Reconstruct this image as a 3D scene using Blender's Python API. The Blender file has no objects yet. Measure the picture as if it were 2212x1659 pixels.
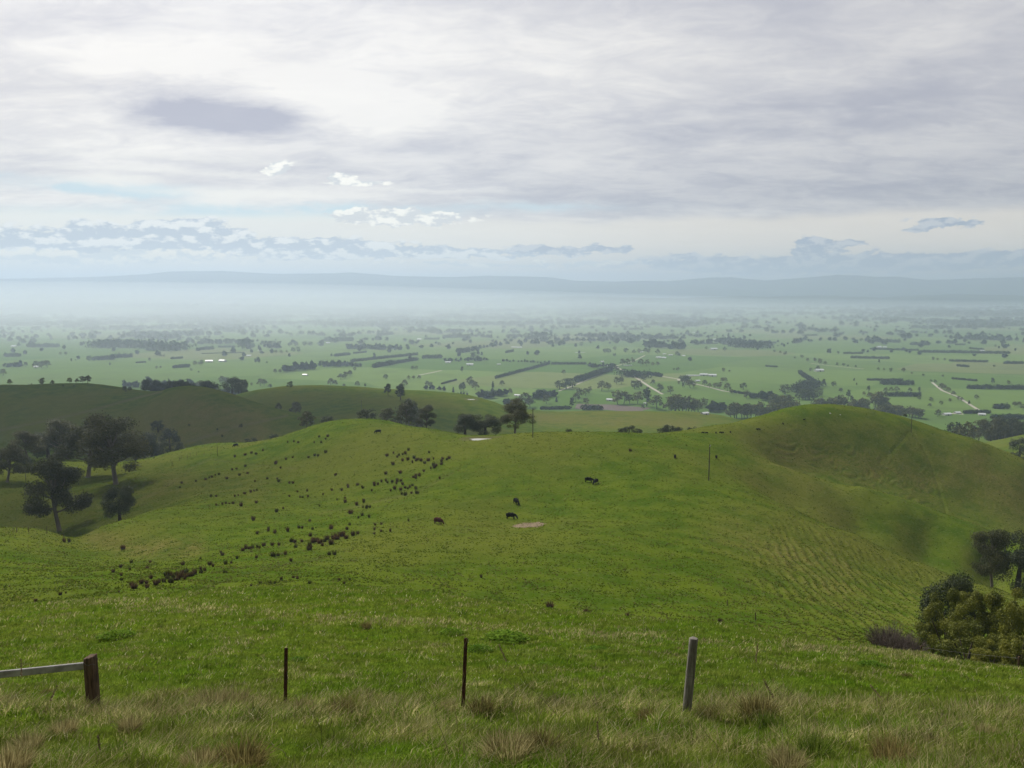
import bpy, bmesh, math, random
import numpy as np
from mathutils import Vector
R = math.radians
scn = bpy.context.scene
COL = scn.collection

# ------------------------------------------------------------------ camera
# the picture is 2212 x 1659 units in the notes used below
CX, CY, F, PITCH = 1106.0, 829.5, 1736.0, R(6.78)
cam = bpy.data.objects.new('camera', bpy.data.cameras.new('camera'))
COL.objects.link(cam); scn.camera = cam
cam.data.sensor_width = 36.0
cam.data.lens = 36.0 * F / 2212.0
cam.location = (0, 0, 0); cam.rotation_euler = (R(90) - PITCH, 0, 0)
cam.data.clip_start = 0.1; cam.data.clip_end = 120000

def slope(v):                       # how far a sight line drops per metre forward
    return np.tan(PITCH + np.arctan((np.asarray(v, float) - CY) / F))
def side(u, b):                     # how far it goes sideways per metre forward
    return (np.asarray(u, float) - CX) / F * (math.cos(PITCH) + b * math.sin(PITCH))
def rise(v, vt, y):                 # true height of something seen from v (foot) to vt (top), y metres away
    return float(slope(v) - slope(vt)) * y
def azel(u, v):
    b = float(slope(v)); a = float(side(u, b))
    return math.atan2(a, 1.0), math.atan2(-b, math.hypot(1, a))

# ------------------------------------------------------------------ light
SUN_AZ, SUN_EL = R(-34), R(47)      # azimuth from the viewing direction, to the right
sun = bpy.data.objects.new('sun', bpy.data.lights.new('sun', 'SUN'))
COL.objects.link(sun)
sun.data.energy = 4.2; sun.data.angle = R(3.0); sun.data.color = (1.0, 0.95, 0.86)
sun.rotation_euler = (R(90) - SUN_EL, 0, -SUN_AZ + R(180))
sun.location = (-200, 300, 400)

world = bpy.data.worlds.new('World'); scn.world = world; world.use_nodes = True
WT = world.node_tree; WT.nodes.clear()

class NT:
    """small helper to write node maths"""
    def __init__(s, tree): s.t = tree
    def n(s, kind, **kw):
        nd = s.t.nodes.new(kind)
        for k, v in kw.items(): setattr(nd, k, v)
        return nd
    def put(s, sock, v):
        if isinstance(v, bpy.types.NodeSocket): s.t.links.new(v, sock)
        elif v is not None: sock.default_value = v
    def m(s, op, a, b=None, c=None, clamp=False):
        nd = s.n('ShaderNodeMath', operation=op, use_clamp=clamp)
        s.put(nd.inputs[0], a); s.put(nd.inputs[1], b)
        if c is not None: s.put(nd.inputs[2], c)
        return nd.outputs[0]
    def add(s, a, b): return s.m('ADD', a, b)
    def sub(s, a, b): return s.m('SUBTRACT', a, b)
    def mul(s, a, b): return s.m('MULTIPLY', a, b)
    def div(s, a, b): return s.m('DIVIDE', a, b)
    def xyz(s, x, y, z):
        nd = s.n('ShaderNodeCombineXYZ')
        for i, v in enumerate((x, y, z)): s.put(nd.inputs[i], v)
        return nd.outputs[0]
    def noise(s, vec, scale=1.0, detail=4.0, rough=0.55, dist=0.0, out=0):
        nd = s.n('ShaderNodeTexNoise')
        s.put(nd.inputs['Vector'], vec); s.put(nd.inputs['Scale'], scale)
        nd.inputs['Detail'].default_value = detail; nd.inputs['Roughness'].default_value = rough
        nd.inputs['Distortion'].default_value = dist
        return nd.outputs[out]
    def step(s, x, lo, hi, a=0.0, b=1.0, smooth=True):
        nd = s.n('ShaderNodeMapRange', interpolation_type='SMOOTHSTEP' if smooth else 'LINEAR')
        s.put(nd.inputs[0], x)
        for i, v in enumerate((lo, hi, a, b)): s.put(nd.inputs[i + 1], v)
        return nd.outputs[0]
    def mix(s, f, a, b, mode='MIX'):
        nd = s.n('ShaderNodeMix', data_type='RGBA', blend_type=mode)
        s.put(nd.inputs[0], f)
        for sock, v in ((nd.inputs[6], a), (nd.inputs[7], b)):
            s.put(sock, v if isinstance(v, bpy.types.NodeSocket) else (*v, 1.0))
        return nd.outputs[2]
    def gauss(s, x, y, x0, y0, w, h, p=1.0):
        dx = s.mul(s.sub(x, x0), 1.0 / w); dy = s.mul(s.sub(y, y0), 1.0 / h)
        q = s.add(s.mul(dx, dx), s.mul(dy, dy))
        if p != 1.0: q = s.m('POWER', q, p)
        return s.m('EXPONENT', s.mul(q, -1.0))

def build_sky():
    g = NT(WT)
    tc = g.n('ShaderNodeTexCoord'); sp = g.n('ShaderNodeSeparateXYZ')
    WT.links.new(tc.outputs['Generated'], sp.inputs[0])
    X, Y, Z = sp.outputs
    az = g.m('ARCTAN2', X, Y); el = g.m('ARCSINE', Z)
    sky = g.n('ShaderNodeTexSky', sky_type='NISHITA', sun_disc=False, sun_elevation=SUN_EL,
              sun_rotation=SUN_AZ, air_density=1.2, dust_density=2.0, ozone_density=1.0)
    # the high cloud sheet lies on a plane overhead, so it closes up towards the horizon
    zz = g.m('MAXIMUM', g.add(Z, 0.17), 0.05)
    px, py = g.div(X, zz), g.div(Y, zz)
    P = g.xyz(px, py, 0.0)
    n1 = g.noise(g.xyz(g.mul(px, 0.75), g.mul(py, 1.5), 3.0), 1.0, 6, 0.55, 0.4)
    n2 = g.noise(g.xyz(g.mul(px, 1.8), g.mul(py, 2.9), 7.0), 1.6, 6, 0.6, 0.6)
    n3 = g.noise(g.xyz(g.mul(px, 4.2), g.mul(py, 7.0), 11.0), 1.5, 8, 0.65, 0.8)
    wob = g.noise(g.xyz(g.mul(az, 9.0), g.mul(el, 22.0), 1.0), 1.0, 5, 0.6)
    wob2 = g.noise(g.xyz(g.mul(az, 9.0), g.mul(el, 22.0), 9.0), 1.0, 5, 0.6)
    fw = g.noise(g.xyz(g.mul(az, 40.0), g.mul(el, 120.0), 5.0), 1.0, 6, 0.6)
    ax = g.add(g.add(az, g.mul(g.sub(wob, 0.5), 0.07)), g.mul(g.sub(fw, 0.5), 0.02)); ey = g.add(g.add(el, g.mul(g.sub(wob2, 0.5), 0.016)), g.mul(g.sub(fw, 0.5), 0.010))
    def G(u, v, w, h, p=1.0, soft=False):
        a0, e0 = azel(u, v)
        return g.gauss(az if soft else ax, el if soft else ey, a0, e0, w / F, h / F, p)
    def tot(items):
        r = None
        for k, it in items:
            t = g.mul(G(*it), k)
            r = t if r is None else g.add(r, t)
        return r
    # light and dark of the sheet
    dark = tot([(1.15, (475, 254, 178, 32, 1.9)), (0.95, (465, 222, 180, 48, 2.0)), (0.40, (480, 250, 110, 18, 1.1)),
                (0.32, (1000, 318, 420, 20)), (0.55, (1500, 280, 430, 30)), (0.45, (545, 352, 120, 20)),
                (0.66, (1950, 412, 640, 56)), (0.50, (1300, 400, 500, 52)), (0.25, (1800, 330, 500, 40)), (0.30, (800, 345, 260, 50)),
                (0.34, (1750, 215, 420, 40)), (0.30, (1500, 30, 420, 45)), (0.22, (150, 60, 170, 50)),
                (0.22, (650, 60, 200, 40)), (0.25, (90, 350, 200, 28)), (0.28, (2150, 300, 250, 90)),
                (0.20, (120, 190, 150, 30)), (0.24, (1950, 120, 400, 120))])
    lit = tot([(0.45, (720, 215, 130, 60)), (0.35, (480, 165, 260, 16)), (0.36, (330, 130, 420, 70)), (0.30, (620, 180, 330, 70)), (0.30, (1150, 70, 300, 60)),
               (0.35, (150, 270, 260, 60)), (0.30, (750, 260, 260, 26)), (0.35, (1250, 160, 420, 70))])
    base = g.step(g.add(g.add(g.mul(n1, 0.42), g.mul(n2, 0.32)), g.mul(n3, 0.26)), 0.38, 0.62)
    sheet = g.m('ADD', g.sub(g.add(g.mul(base, 0.46), 0.44), g.mul(dark, 0.52)), g.mul(lit, 0.55), clamp=True)
    sheet = g.add(g.mul(sheet, 0.90), g.mul(g.sub(n2, 0.5), 0.25))
    sheet = g.m('MAXIMUM', g.m('MINIMUM', sheet, 1.0), 0.0)
    side_dim = g.step(az, R(-30), R(32), 1.0, 0.84)
    c_sheet = g.mix(sheet, (0.470, 0.470, 0.560), (1.09, 1.045, 0.98))
    sc = g.n('ShaderNodeVectorMath', operation='SCALE'); g.put(sc.inputs[0], c_sheet); g.put(sc.inputs[3], side_dim)
    c_sheet = sc.outputs[0]
    # gaps of clear sky low on the left
    gap = tot([(1.1, (70, 394, 170, 15, 1.4)), (1.0, (310, 412, 130, 14, 1.4)), (1.1, (640, 457, 290, 18, 1.6)),
               (0.6, (1150, 447, 200, 10)), (0.6, (220, 465, 260, 14))])
    gap = g.m('MINIMUM', g.mul(gap, g.step(wob, 0.36, 0.56, 0.25, 1.1)), 1.0)
    blue = g.mix(g.step(el, R(4), R(9)), (0.64, 0.80, 0.86), (0.46, 0.65, 0.79))
    c = g.mix(gap, c_sheet, blue)
    # below the sheet's edge a cream band
    a0, e0 = azel(1100, 470)
    edge = g.add(e0, g.mul(g.sub(g.noise(g.xyz(g.mul(az, 6.0), 0.0, 4.0), 1.0, 3, 0.5), 0.5), 0.035))
    below = g.step(el, g.add(edge, 0.004), g.sub(edge, 0.010))
    cream = g.mix(g.step(az, R(-25), R(20)), (0.92, 0.92, 0.86), (0.90, 0.82, 0.72))
    c = g.mix(g.mul(below, 0.82), c, cream)
    # bright streaks and small puffs
    wisp = tot([(0.9, (560, 420, 230, 9, 1.3)), (0.9, (240, 388, 90, 12, 1.5)), (0.5, (900, 412, 260, 6)),
                (0.8, (470, 435, 60, 12, 1.4)), (0.5, (450, 345, 330, 8)), (0.5, (400, 372, 300, 6))])
    c = g.mix(g.m('MINIMUM', g.mul(wisp, 0.9), 1.0), c, (1.0, 0.97, 0.91))
    # heap clouds: billow noise cut off by a mask; their bases are darker than their tops
    hb = g.noise(g.xyz(g.mul(az, 46.0), g.mul(el, 92.0), 2.0), 1.0, 7, 0.56)
    hb_up = g.noise(g.xyz(g.mul(az, 46.0), g.mul(g.add(el, 0.0085), 92.0), 2.0), 1.0, 7, 0.56)
    def heap(c, items, tint_lo, tint_hi, lo=0.50, hi=0.57, op=0.95):
        msk = tot(items)
        h0 = g.sub(g.add(hb, g.mul(msk, 0.36)), 0.22)
        h1 = g.sub(g.add(hb_up, g.mul(msk, 0.36)), 0.22)
        cov = g.mul(g.step(h0, lo, hi), g.step(msk, 0.05, 0.30))
        top = g.step(g.sub(h0, h1), -0.05, 0.13)
        return g.mix(g.mul(cov, op), c, g.mix(top, tint_lo, tint_hi))
    c = heap(c, [(1.2, (870, 470, 150, 17, 1.6)), (1.3, (742, 388, 30, 15, 1.5)), (1.0, (598, 366, 26, 14)),
                 (0.7, (800, 398, 40, 8))], (0.70, 0.72, 0.74), (1.12, 1.09, 1.0), 0.38, 0.49)
    c = heap(c, [(1.35, (430, 502, 85, 26, 1.4)), (1.15, (210, 508, 170, 20)), (1.2, (620, 532, 230, 17)),
                 (0.9, (150, 530, 330, 16)), (0.9, (980, 545, 300, 12))],
             (0.45, 0.54, 0.66), (0.92, 0.94, 0.94), 0.37, 0.50)
    c = heap(c, [(1.0, (330, 548, 200, 12)), (0.9, (130, 560, 200, 12)), (0.8, (1000, 570, 400, 8)), (0.7, (1400, 572, 200, 8))],
             (0.66, 0.72, 0.76), (1.05, 1.0, 0.88), 0.46, 0.56)
    c = heap(c, [(1.5, (1757, 533, 40, 17, 1.6)), (1.0, (1835, 527, 30, 10)), (1.1, (2035, 479, 50, 10)),
                 (1.0, (1320, 538, 28, 9)), (1.1, (1200, 540, 80, 10)), (0.9, (1478, 552, 24, 6)), (0.8, (1975, 497, 22, 6)),
                 (1.1, (2000, 562, 420, 15)), (1.0, (1750, 575, 320, 14)), (0.7, (1560, 570, 70, 12))],
             (0.33, 0.41, 0.55), (0.62, 0.65, 0.71), 0.38, 0.49)
    # thick air along the horizon
    hz = g.step(el, R(3.2), R(0.2))
    c = g.mix(g.mul(hz, 0.50), c, g.mix(g.step(az, R(-25), R(30)), (0.76, 0.84, 0.86), (0.46, 0.55, 0.67)))
    # overhead, out of the picture, broken cloud with sky between
    up = g.step(el, R(24), R(50))
    c = g.mix(g.mul(up, g.step(n2, 0.40, 0.60, 0.1, 0.45)), c, (0.30, 0.40, 0.60))
    # thicker, duller cloud overhead and behind
    dull = g.m('MULTIPLY', g.step(el, R(20), R(42), 1.0, 0.40), g.step(g.m('ABSOLUTE', az), R(45), R(110), 1.0, 0.62))
    sc = g.n('ShaderNodeVectorMath', operation='SCALE'); g.put(sc.inputs[0], c); g.put(sc.inputs[3], dull); c = sc.outputs[0]
    bg1 = g.n('ShaderNodeBackground'); g.put(bg1.inputs[0], c); bg1.inputs[1].default_value = 1.0
    bg2 = g.n('ShaderNodeBackground'); g.put(bg2.inputs[0], sky.outputs[0]); bg2.inputs[1].default_value = 0.10
    ms = g.n('ShaderNodeMixShader'); ms.inputs[0].default_value = 0.90
    WT.links.new(bg2.outputs[0], ms.inputs[1]); WT.links.new(bg1.outputs[0], ms.inputs[2])
    out = g.n('ShaderNodeOutputWorld'); WT.links.new(ms.outputs[0], out.inputs[0])
build_sky()
world.cycles.sampling_method = 'MANUAL'; world.cycles.sample_map_resolution = 1024

vs = scn.view_settings
vs.view_transform = 'Standard'; vs.look = 'None'; vs.exposure = 0.0; vs.gamma = 1.0; vs.use_curve_mapping = False
cy = scn.cycles
cy.max_bounces = 6; cy.diffuse_bounces = 2; cy.glossy_bounces = 2; cy.transmission_bounces = 3
cy.transparent_max_bounces = 8; cy.volume_bounces = 4; cy.use_denoising = True
try: cy.denoiser = 'OPENIMAGEDENOISE'
except Exception: pass

# ------------------------------------------------------------------ helpers
def tag(o, label=None, cat=None, group=None, kind=None):
    for k, v in (('label', label), ('category', cat), ('group', group), ('kind', kind)):
        if v: o[k] = v
    return o
def link(name, me, parent=None, loc=None):
    o = bpy.data.objects.new(name, me); COL.objects.link(o)
    if parent: o.parent = parent
    if loc is not None: o.location = loc
    return o
def empty(name, loc, rz=0.0, s=1.0):
    o = link(name, None, None, loc); o.rotation_euler = (0, 0, rz); o.scale = (s, s, s)
    o.empty_display_size = 0.2
    return o
def mesh_np(name, V, Q, mat=None, smooth=False, cols=None, attrs=None):
    """mesh from vertex array and face array (n,3) or (n,4)"""
    V = np.asarray(V, np.float32); Q = np.asarray(Q, np.int32)
    me = bpy.data.meshes.new(name)
    me.vertices.add(len(V)); me.vertices.foreach_set('co', V.ravel())
    k = Q.shape[1]
    me.loops.add(Q.size); me.loops.foreach_set('vertex_index', Q.ravel())
    me.polygons.add(len(Q)); me.polygons.foreach_set('loop_start', np.arange(0, Q.size, k, dtype=np.int32))
    try: me.polygons.foreach_set('loop_total', np.full(len(Q), k, np.int32))
    except Exception: pass
    if smooth: me.polygons.foreach_set('use_smooth', np.ones(len(Q), bool))
    if cols is not None:
        at = me.attributes.new('col', 'FLOAT_COLOR', 'POINT')
        c4 = np.ones((len(V), 4), np.float32); c4[:, :3] = cols; at.data.foreach_set('color', c4.ravel())
    for nm, arr in (attrs or {}).items():
        at = me.attributes.new(nm, 'FLOAT', 'POINT'); at.data.foreach_set('value', np.asarray(arr, np.float32))
    me.update(calc_edges=True); me.validate()
    if mat: me.materials.append(mat)
    return me

_rs = np.random.RandomState(11)
_perm = _rs.permutation(512).astype(np.int64); _perm = np.concatenate([_perm, _perm])
_ga = _rs.rand(512) * 2 * math.pi; _gx, _gy = np.cos(_ga), np.sin(_ga)
def perlin(x, y, seed=0):
    x = np.asarray(x, float) + seed * 37.17; y = np.asarray(y, float) + seed * 91.73
    xi = np.floor(x).astype(np.int64); yi = np.floor(y).astype(np.int64)
    xf = x - xi; yf = y - yi; xi &= 511; yi &= 511
    u = xf * xf * xf * (xf * (xf * 6 - 15) + 10); v = yf * yf * yf * (yf * (yf * 6 - 15) + 10)
    def gr(ix, iy, dx, dy):
        h = _perm[_perm[ix & 511] + (iy & 511)]
        return _gx[h] * dx + _gy[h] * dy
    n00 = gr(xi, yi, xf, yf); n10 = gr(xi + 1, yi, xf - 1, yf)
    n01 = gr(xi, yi + 1, xf, yf - 1); n11 = gr(xi + 1, yi + 1, xf - 1, yf - 1)
    return ((n00 * (1 - u) + n10 * u) * (1 - v) + (n01 * (1 - u) + n11 * u) * v) * 1.4
def fbm(x, y, oct=3, seed=0):
    r = 0; a = 1.0; t = 0
    for k in range(oct):
        r = r + a * perlin(x * 2 ** k, y * 2 ** k, seed + k); t += a; a *= 0.5
    return r / t
def sstep(x, lo, hi):
    t = np.clip((x - lo) / (hi - lo), 0, 1); return t * t * (3 - 2 * t)
# ------------------------------------------------------------------ terrain
# each row: a line across the land, (left-right in the picture, height in the picture, metres away).
# Lines marked as hidden slopes fall away behind a crest.
N_CREST = [(-300, 1345, 38), (0, 1312, 42), (300, 1288, 45), (500, 1274, 47), (700, 1268, 48), (900, 1280, 47), (1100, 1305, 44),
           (1300, 1330, 40), (1600, 1355, 36), (1850, 1395, 31), (2050, 1425, 28), (2212, 1450, 26), (2550, 1495, 24)]
LINES = [
 [(u, 1700, 7.3) for u in (-300, 300, 900, 1500, 2100, 2600)],
 [(-300, 1560, 12), (203, 1552, 12.4), (618, 1548, 12.3), (1000, 1549, 12.0), (1483, 1556, 11.8), (2000, 1565, 11.6), (2600, 1580, 11.4)],
 [(-300, 1455, 20), (300, 1440, 20.5), (700, 1436, 21), (1100, 1442, 20.5), (1600, 1462, 19), (1900, 1482, 18.5), (2212, 1500, 18), (2600, 1525, 18)],
 [(0, 1376, 29), (400, 1357, 30), (800, 1350, 31), (1150, 1370, 30), (1600, 1400, 27)],
 N_CREST,
 [(u, v + 24, d * 0.80) for u, v, d in N_CREST],
 [(u, v + 26, d * 1.30) for u, v, d in N_CREST],
 [(-300, 1318, 80), (0, 1300, 82), (300, 1278, 86), (700, 1260, 98), (1100, 1299, 108), (1300, 1322, 106), (1600, 1349, 98), (1850, 1392, 80),
  (1980, 1436, 72), (2212, 1472, 70), (2550, 1500, 70)],
 [(1950, 1385, 105), (2080, 1400, 110), (2212, 1410, 112), (2500, 1430, 112)],
 [(-300, 1240, 108), (0, 1235, 110), (300, 1232, 112), (700, 1205, 132), (1100, 1202, 138), (1300, 1204, 140), (1600, 1245, 138), (1850, 1310, 135),
  (2050, 1320, 150), (2212, 1330, 158), (2500, 1350, 160)],
 [(-300, 1150, 200), (0, 1147, 203), (100, 1148, 203), (170, 1162, 190), (250, 1192, 168), (300, 1208, 155), (345, 1190, 160), (450, 1150, 180)],
 [(-300, 1178, 230), (0, 1178, 230), (100, 1180, 228), (165, 1184, 216)],
 [(213, 1137, 205), (267, 1122, 212), (343, 1099, 225), (419, 1091, 232)],
 [(190, 1162, 235), (255, 1146, 238), (330, 1114, 246)],
 [(-300, 1100, 285), (0, 1110, 280), (60, 1138, 262), (130, 1146, 262), (200, 1110, 272), (250, 1047, 320), (300, 1062, 300), (350, 1052, 300), (420, 1028, 320)],
 [(-300, 1040, 330), (0, 1040, 330), (100, 1040, 335), (180, 1035, 340)],
 [(450, 1078, 245), (700, 1092, 225), (900, 1103, 198), (1104, 1121, 195), (1300, 1120, 190), (1532, 1146, 186), (1700, 1185, 178), (1850, 1232, 178), (2000, 1272, 182)],
 [(560, 1010, 320), (700, 1000, 300), (900, 1005, 270), (1100, 1032, 243), (1280, 1042, 238), (1532, 1039, 240)],
 [(1620, 1060, 238), (1700, 1097, 230), (1850, 1155, 222), (2000, 1218, 217), (2150, 1270, 214), (2300, 1310, 210)],
 [(1660, 1060, 266), (1720, 1094, 262), (1850, 1156, 259), (2000, 1214, 256), (2150, 1264, 252), (2300, 1316, 250)],
 [(1760, 1066, 279), (1850, 1103, 276), (2000, 1158, 271), (2150, 1222, 263)],
 [(1601, 962, 320), (1694, 1009, 305), (1750, 1030, 300), (1864, 1055, 295), (1942, 1080, 290), (1998, 1104, 285), (2055, 1129, 280), (2119, 1161, 272), (2212, 1200, 262), (2350, 1250, 255)],
 [(1694, 1017, 334), (1750, 1038, 334), (1864, 1067, 334), (1942, 1085, 330), (2055, 1126, 327), (2130, 1150, 325), (2212, 1172, 325), (2350, 1200, 325)],
 [(1620, 930, 360), (1694, 955, 365), (1800, 985, 368), (1900, 1020, 366), (2000, 1050, 364), (2100, 1070, 362), (2212, 1095, 360), (2350, 1130, 360)],
 # crest of the long spur and of the hill at the right
 [(-300, 985, 430), (0, 988, 425), (150, 992, 420), (297, 996, 420), (343, 984, 430), (381, 973, 440), (457, 958, 450), (572, 952, 430), (629, 935, 410), (686, 917, 398),
  (724, 910, 390), (813, 908, 380), (875, 918, 370), (936, 926, 350), (990, 939, 330), (1066, 943, 312), (1142, 937, 305), (1333, 936, 310),
  (1466, 936, 330), (1552, 918, 360), (1640, 904, 385), (1694, 890, 395), (1747, 884, 400), (1800, 885, 405), (1871, 894, 408), (1942, 911, 408),
  (2012, 936, 405), (2101, 961, 400), (2154, 988, 395), (2212, 1012, 390), (2400, 1080, 380)],
 [(-300, 1000, 500), (0, 1002, 500), (297, 1006, 500), (457, 978, 520), (629, 955, 490), (724, 930, 460), (813, 928, 450), (936, 945, 430),
  (1066, 962, 385), (1200, 960, 385), (1333, 960, 390), (1500, 950, 410), (1640, 925, 450), (1747, 905, 465), (1871, 915, 475), (2012, 960, 480), (2154, 1012, 480), (2400, 1090, 480)],
 [(-300, 985, 600), (0, 985, 600), (300, 985, 600), (500, 968, 600), (640, 955, 580), (800, 952, 600), (1000, 962, 600), (1200, 962, 600), (1450, 955, 620), (1700, 940, 640),
  (1900, 935, 640), (2100, 1000, 600), (2300, 1005, 600)],
 [(-300, 905, 680), (0, 905, 680), (200, 900, 680), (400, 908, 650), (560, 925, 620)],
 [(-300, 835, 780), (0, 833, 790), (118, 829, 800), (180, 828, 800), (264, 837, 800), (330, 851, 740), (365, 843, 720), (417, 844, 700), (486, 855, 690), (555, 876, 680), (639, 897, 660), (690, 915, 640)],
 [(-300, 850, 900), (0, 848, 900), (180, 842, 900), (365, 858, 850), (486, 872, 830), (600, 893, 790), (680, 905, 760)],
 [(760, 890, 790), (900, 905, 780), (1020, 922, 780), (1150, 912, 880), (1300, 912, 880), (1500, 915, 880)],
 [(420, 866, 960), (493, 858, 950), (555, 843, 960), (625, 835, 960), (694, 834, 950), (768, 838, 940), (827, 843, 930), (931, 847, 920), (1001, 855, 900), (1053, 869, 880), (1087, 880, 870), (1110, 890, 900)],
 [(1150, 885, 1010), (1278, 887, 1010), (1383, 888, 1010), (1491, 889, 1000), (1585, 903, 970), (1650, 920, 950)],
 [(1750, 925, 950), (1900, 930, 950), (2020, 958, 850)],
 [(2101, 962, 800), (2154, 952, 800), (2212, 940, 800), (2350, 920, 800)],
 [(-300, 868, 1150), (200, 862, 1150), (500, 872, 1150), (700, 860, 1150), (900, 868, 1150), (1087, 900, 1120), (1300, 908, 1180), (1500, 908, 1180), (1700, 930, 1150), (2000, 942, 1150), (2200, 955, 1100), (2400, 950, 1100)],
 [(u, 0, 1500) for u in range(-300, 2700, 200)],
]
PLAIN = -230.0
_p = []
for ln in LINES:
    for (u0, v0, d0), (u1, v1, d1) in zip(ln, ln[1:] + [ln[-1]]):
        k = max(1, int(abs(u1 - u0) / 190)) if (u0, v0) != (u1, v1) else 1
        for t in np.arange(k) / k:
            u, v, d = u0 + (u1 - u0) * t, v0 + (v1 - v0) * t, d0 * (d1 / d0) ** t
            b = float(slope(v)) if d0 != 1500 else 230.0 / 1500
            _p.append((float(side(u, b)) * 2.2, math.log(d), b))
_p = np.array(_p)
def _phi(r2): return 0.5 * r2 * np.log(r2 + 1e-12)
def _fit(p, lam=1e-5):
    n = len(p); d2 = (p[:, None, 0] - p[None, :, 0]) ** 2 + (p[:, None, 1] - p[None, :, 1]) ** 2
    A = np.zeros((n + 3, n + 3)); A[:n, :n] = _phi(d2) + lam * np.eye(n)
    A[:n, n] = 1; A[:n, n + 1:] = p[:, :2]; A[n, :n] = 1; A[n + 1:, :n] = p[:, :2].T
    return np.linalg.solve(A, np.concatenate([p[:, 2], np.zeros(3)]))
_w = _fit(_p)
# evaluate on a regular table once, then read it with smooth interpolation
TA = np.linspace(-0.85, 0.85, 341); TL = np.linspace(math.log(6.5), math.log(1700), 561)
_T = np.zeros((len(TL), len(TA)))
for i, l in enumerate(TL):
    d2 = (TA[:, None] * 2.2 - _p[None, :, 0]) ** 2 + (l - _p[None, :, 1]) ** 2
    _T[i] = _phi(d2) @ _w[:len(_p)] + _w[-3] + _w[-2] * TA * 2.2 + _w[-1] * l
def _cub(t):
    return (((-0.5 * t + 1) * t - 0.5) * t, ((1.5 * t - 2.5) * t) * t + 1, ((-1.5 * t + 2) * t + 0.5) * t, ((0.5 * t - 0.5) * t) * t)
def table(a, l):
    fa = np.clip((a - TA[0]) / (TA[1] - TA[0]), 1, len(TA) - 3.001); fl = np.clip((l - TL[0]) / (TL[1] - TL[0]), 1, len(TL) - 3.001)
    ia = fa.astype(int); il = fl.astype(int); wa = _cub(fa - ia); wl = _cub(fl - il)
    r = 0
    for j in range(4):
        row = 0
        for i in range(4): row = row + wa[i] * _T[il + j - 1, ia + i - 1]
        r = r + wl[j] * row
    return r
def base_h(x, y):
    x = np.asarray(x, float); y = np.asarray(y, float)
    yc = np.maximum(y, 7.0); a = np.clip(x / yc, -0.83, 0.83)
    z = -table(a, np.log(np.minimum(yc, 1650))) * yc
    zn = -1.7 - 0.4135 * y
    z = np.where(y < 16, zn + (z - zn) * sstep(y, 7.2, 12.0), z)
    pl = PLAIN + 3.0 * fbm(x / 900, y / 900, 2, 5) * sstep(y, 1500, 2500)
    r = np.hypot(x, y)
    # low wooded rises far across the plain, higher to the left
    lft = sstep(-x / np.maximum(y, 1), -0.15, 0.45)
    pl = pl + sstep(r, 6000, 9000) * (1 - sstep(r, 15000, 18000)) * (14 + 55 * lft) * np.clip(fbm(x / 2600, y / 1500, 3, 8) + 0.35, 0, 1)
    return np.where(y > 1150, z + (pl - z) * sstep(y, 1150, 1500), z)

def band(u, v, pts, w):
    """1 near a polyline drawn in picture units"""
    best = np.full(u.shape, 1e9)
    for (x0, y0), (x1, y1) in zip(pts, pts[1:]):
        dx, dy = x1 - x0, y1 - y0
        t = np.clip(((u - x0) * dx + (v - y0) * dy) / (dx * dx + dy * dy), 0, 1)
        best = np.minimum(best, np.hypot(u - x0 - t * dx, v - y0 - t * dy))
    return np.exp(-(best / w) ** 2)
def project(x, y, z):
    dep = y * math.cos(PITCH) - z * math.sin(PITCH); dep = np.where(dep > 0.5, dep, 0.5)
    upv = y * math.sin(PITCH) + z * math.cos(PITCH)
    return CX + F * x / dep, CY - F * upv / dep

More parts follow.
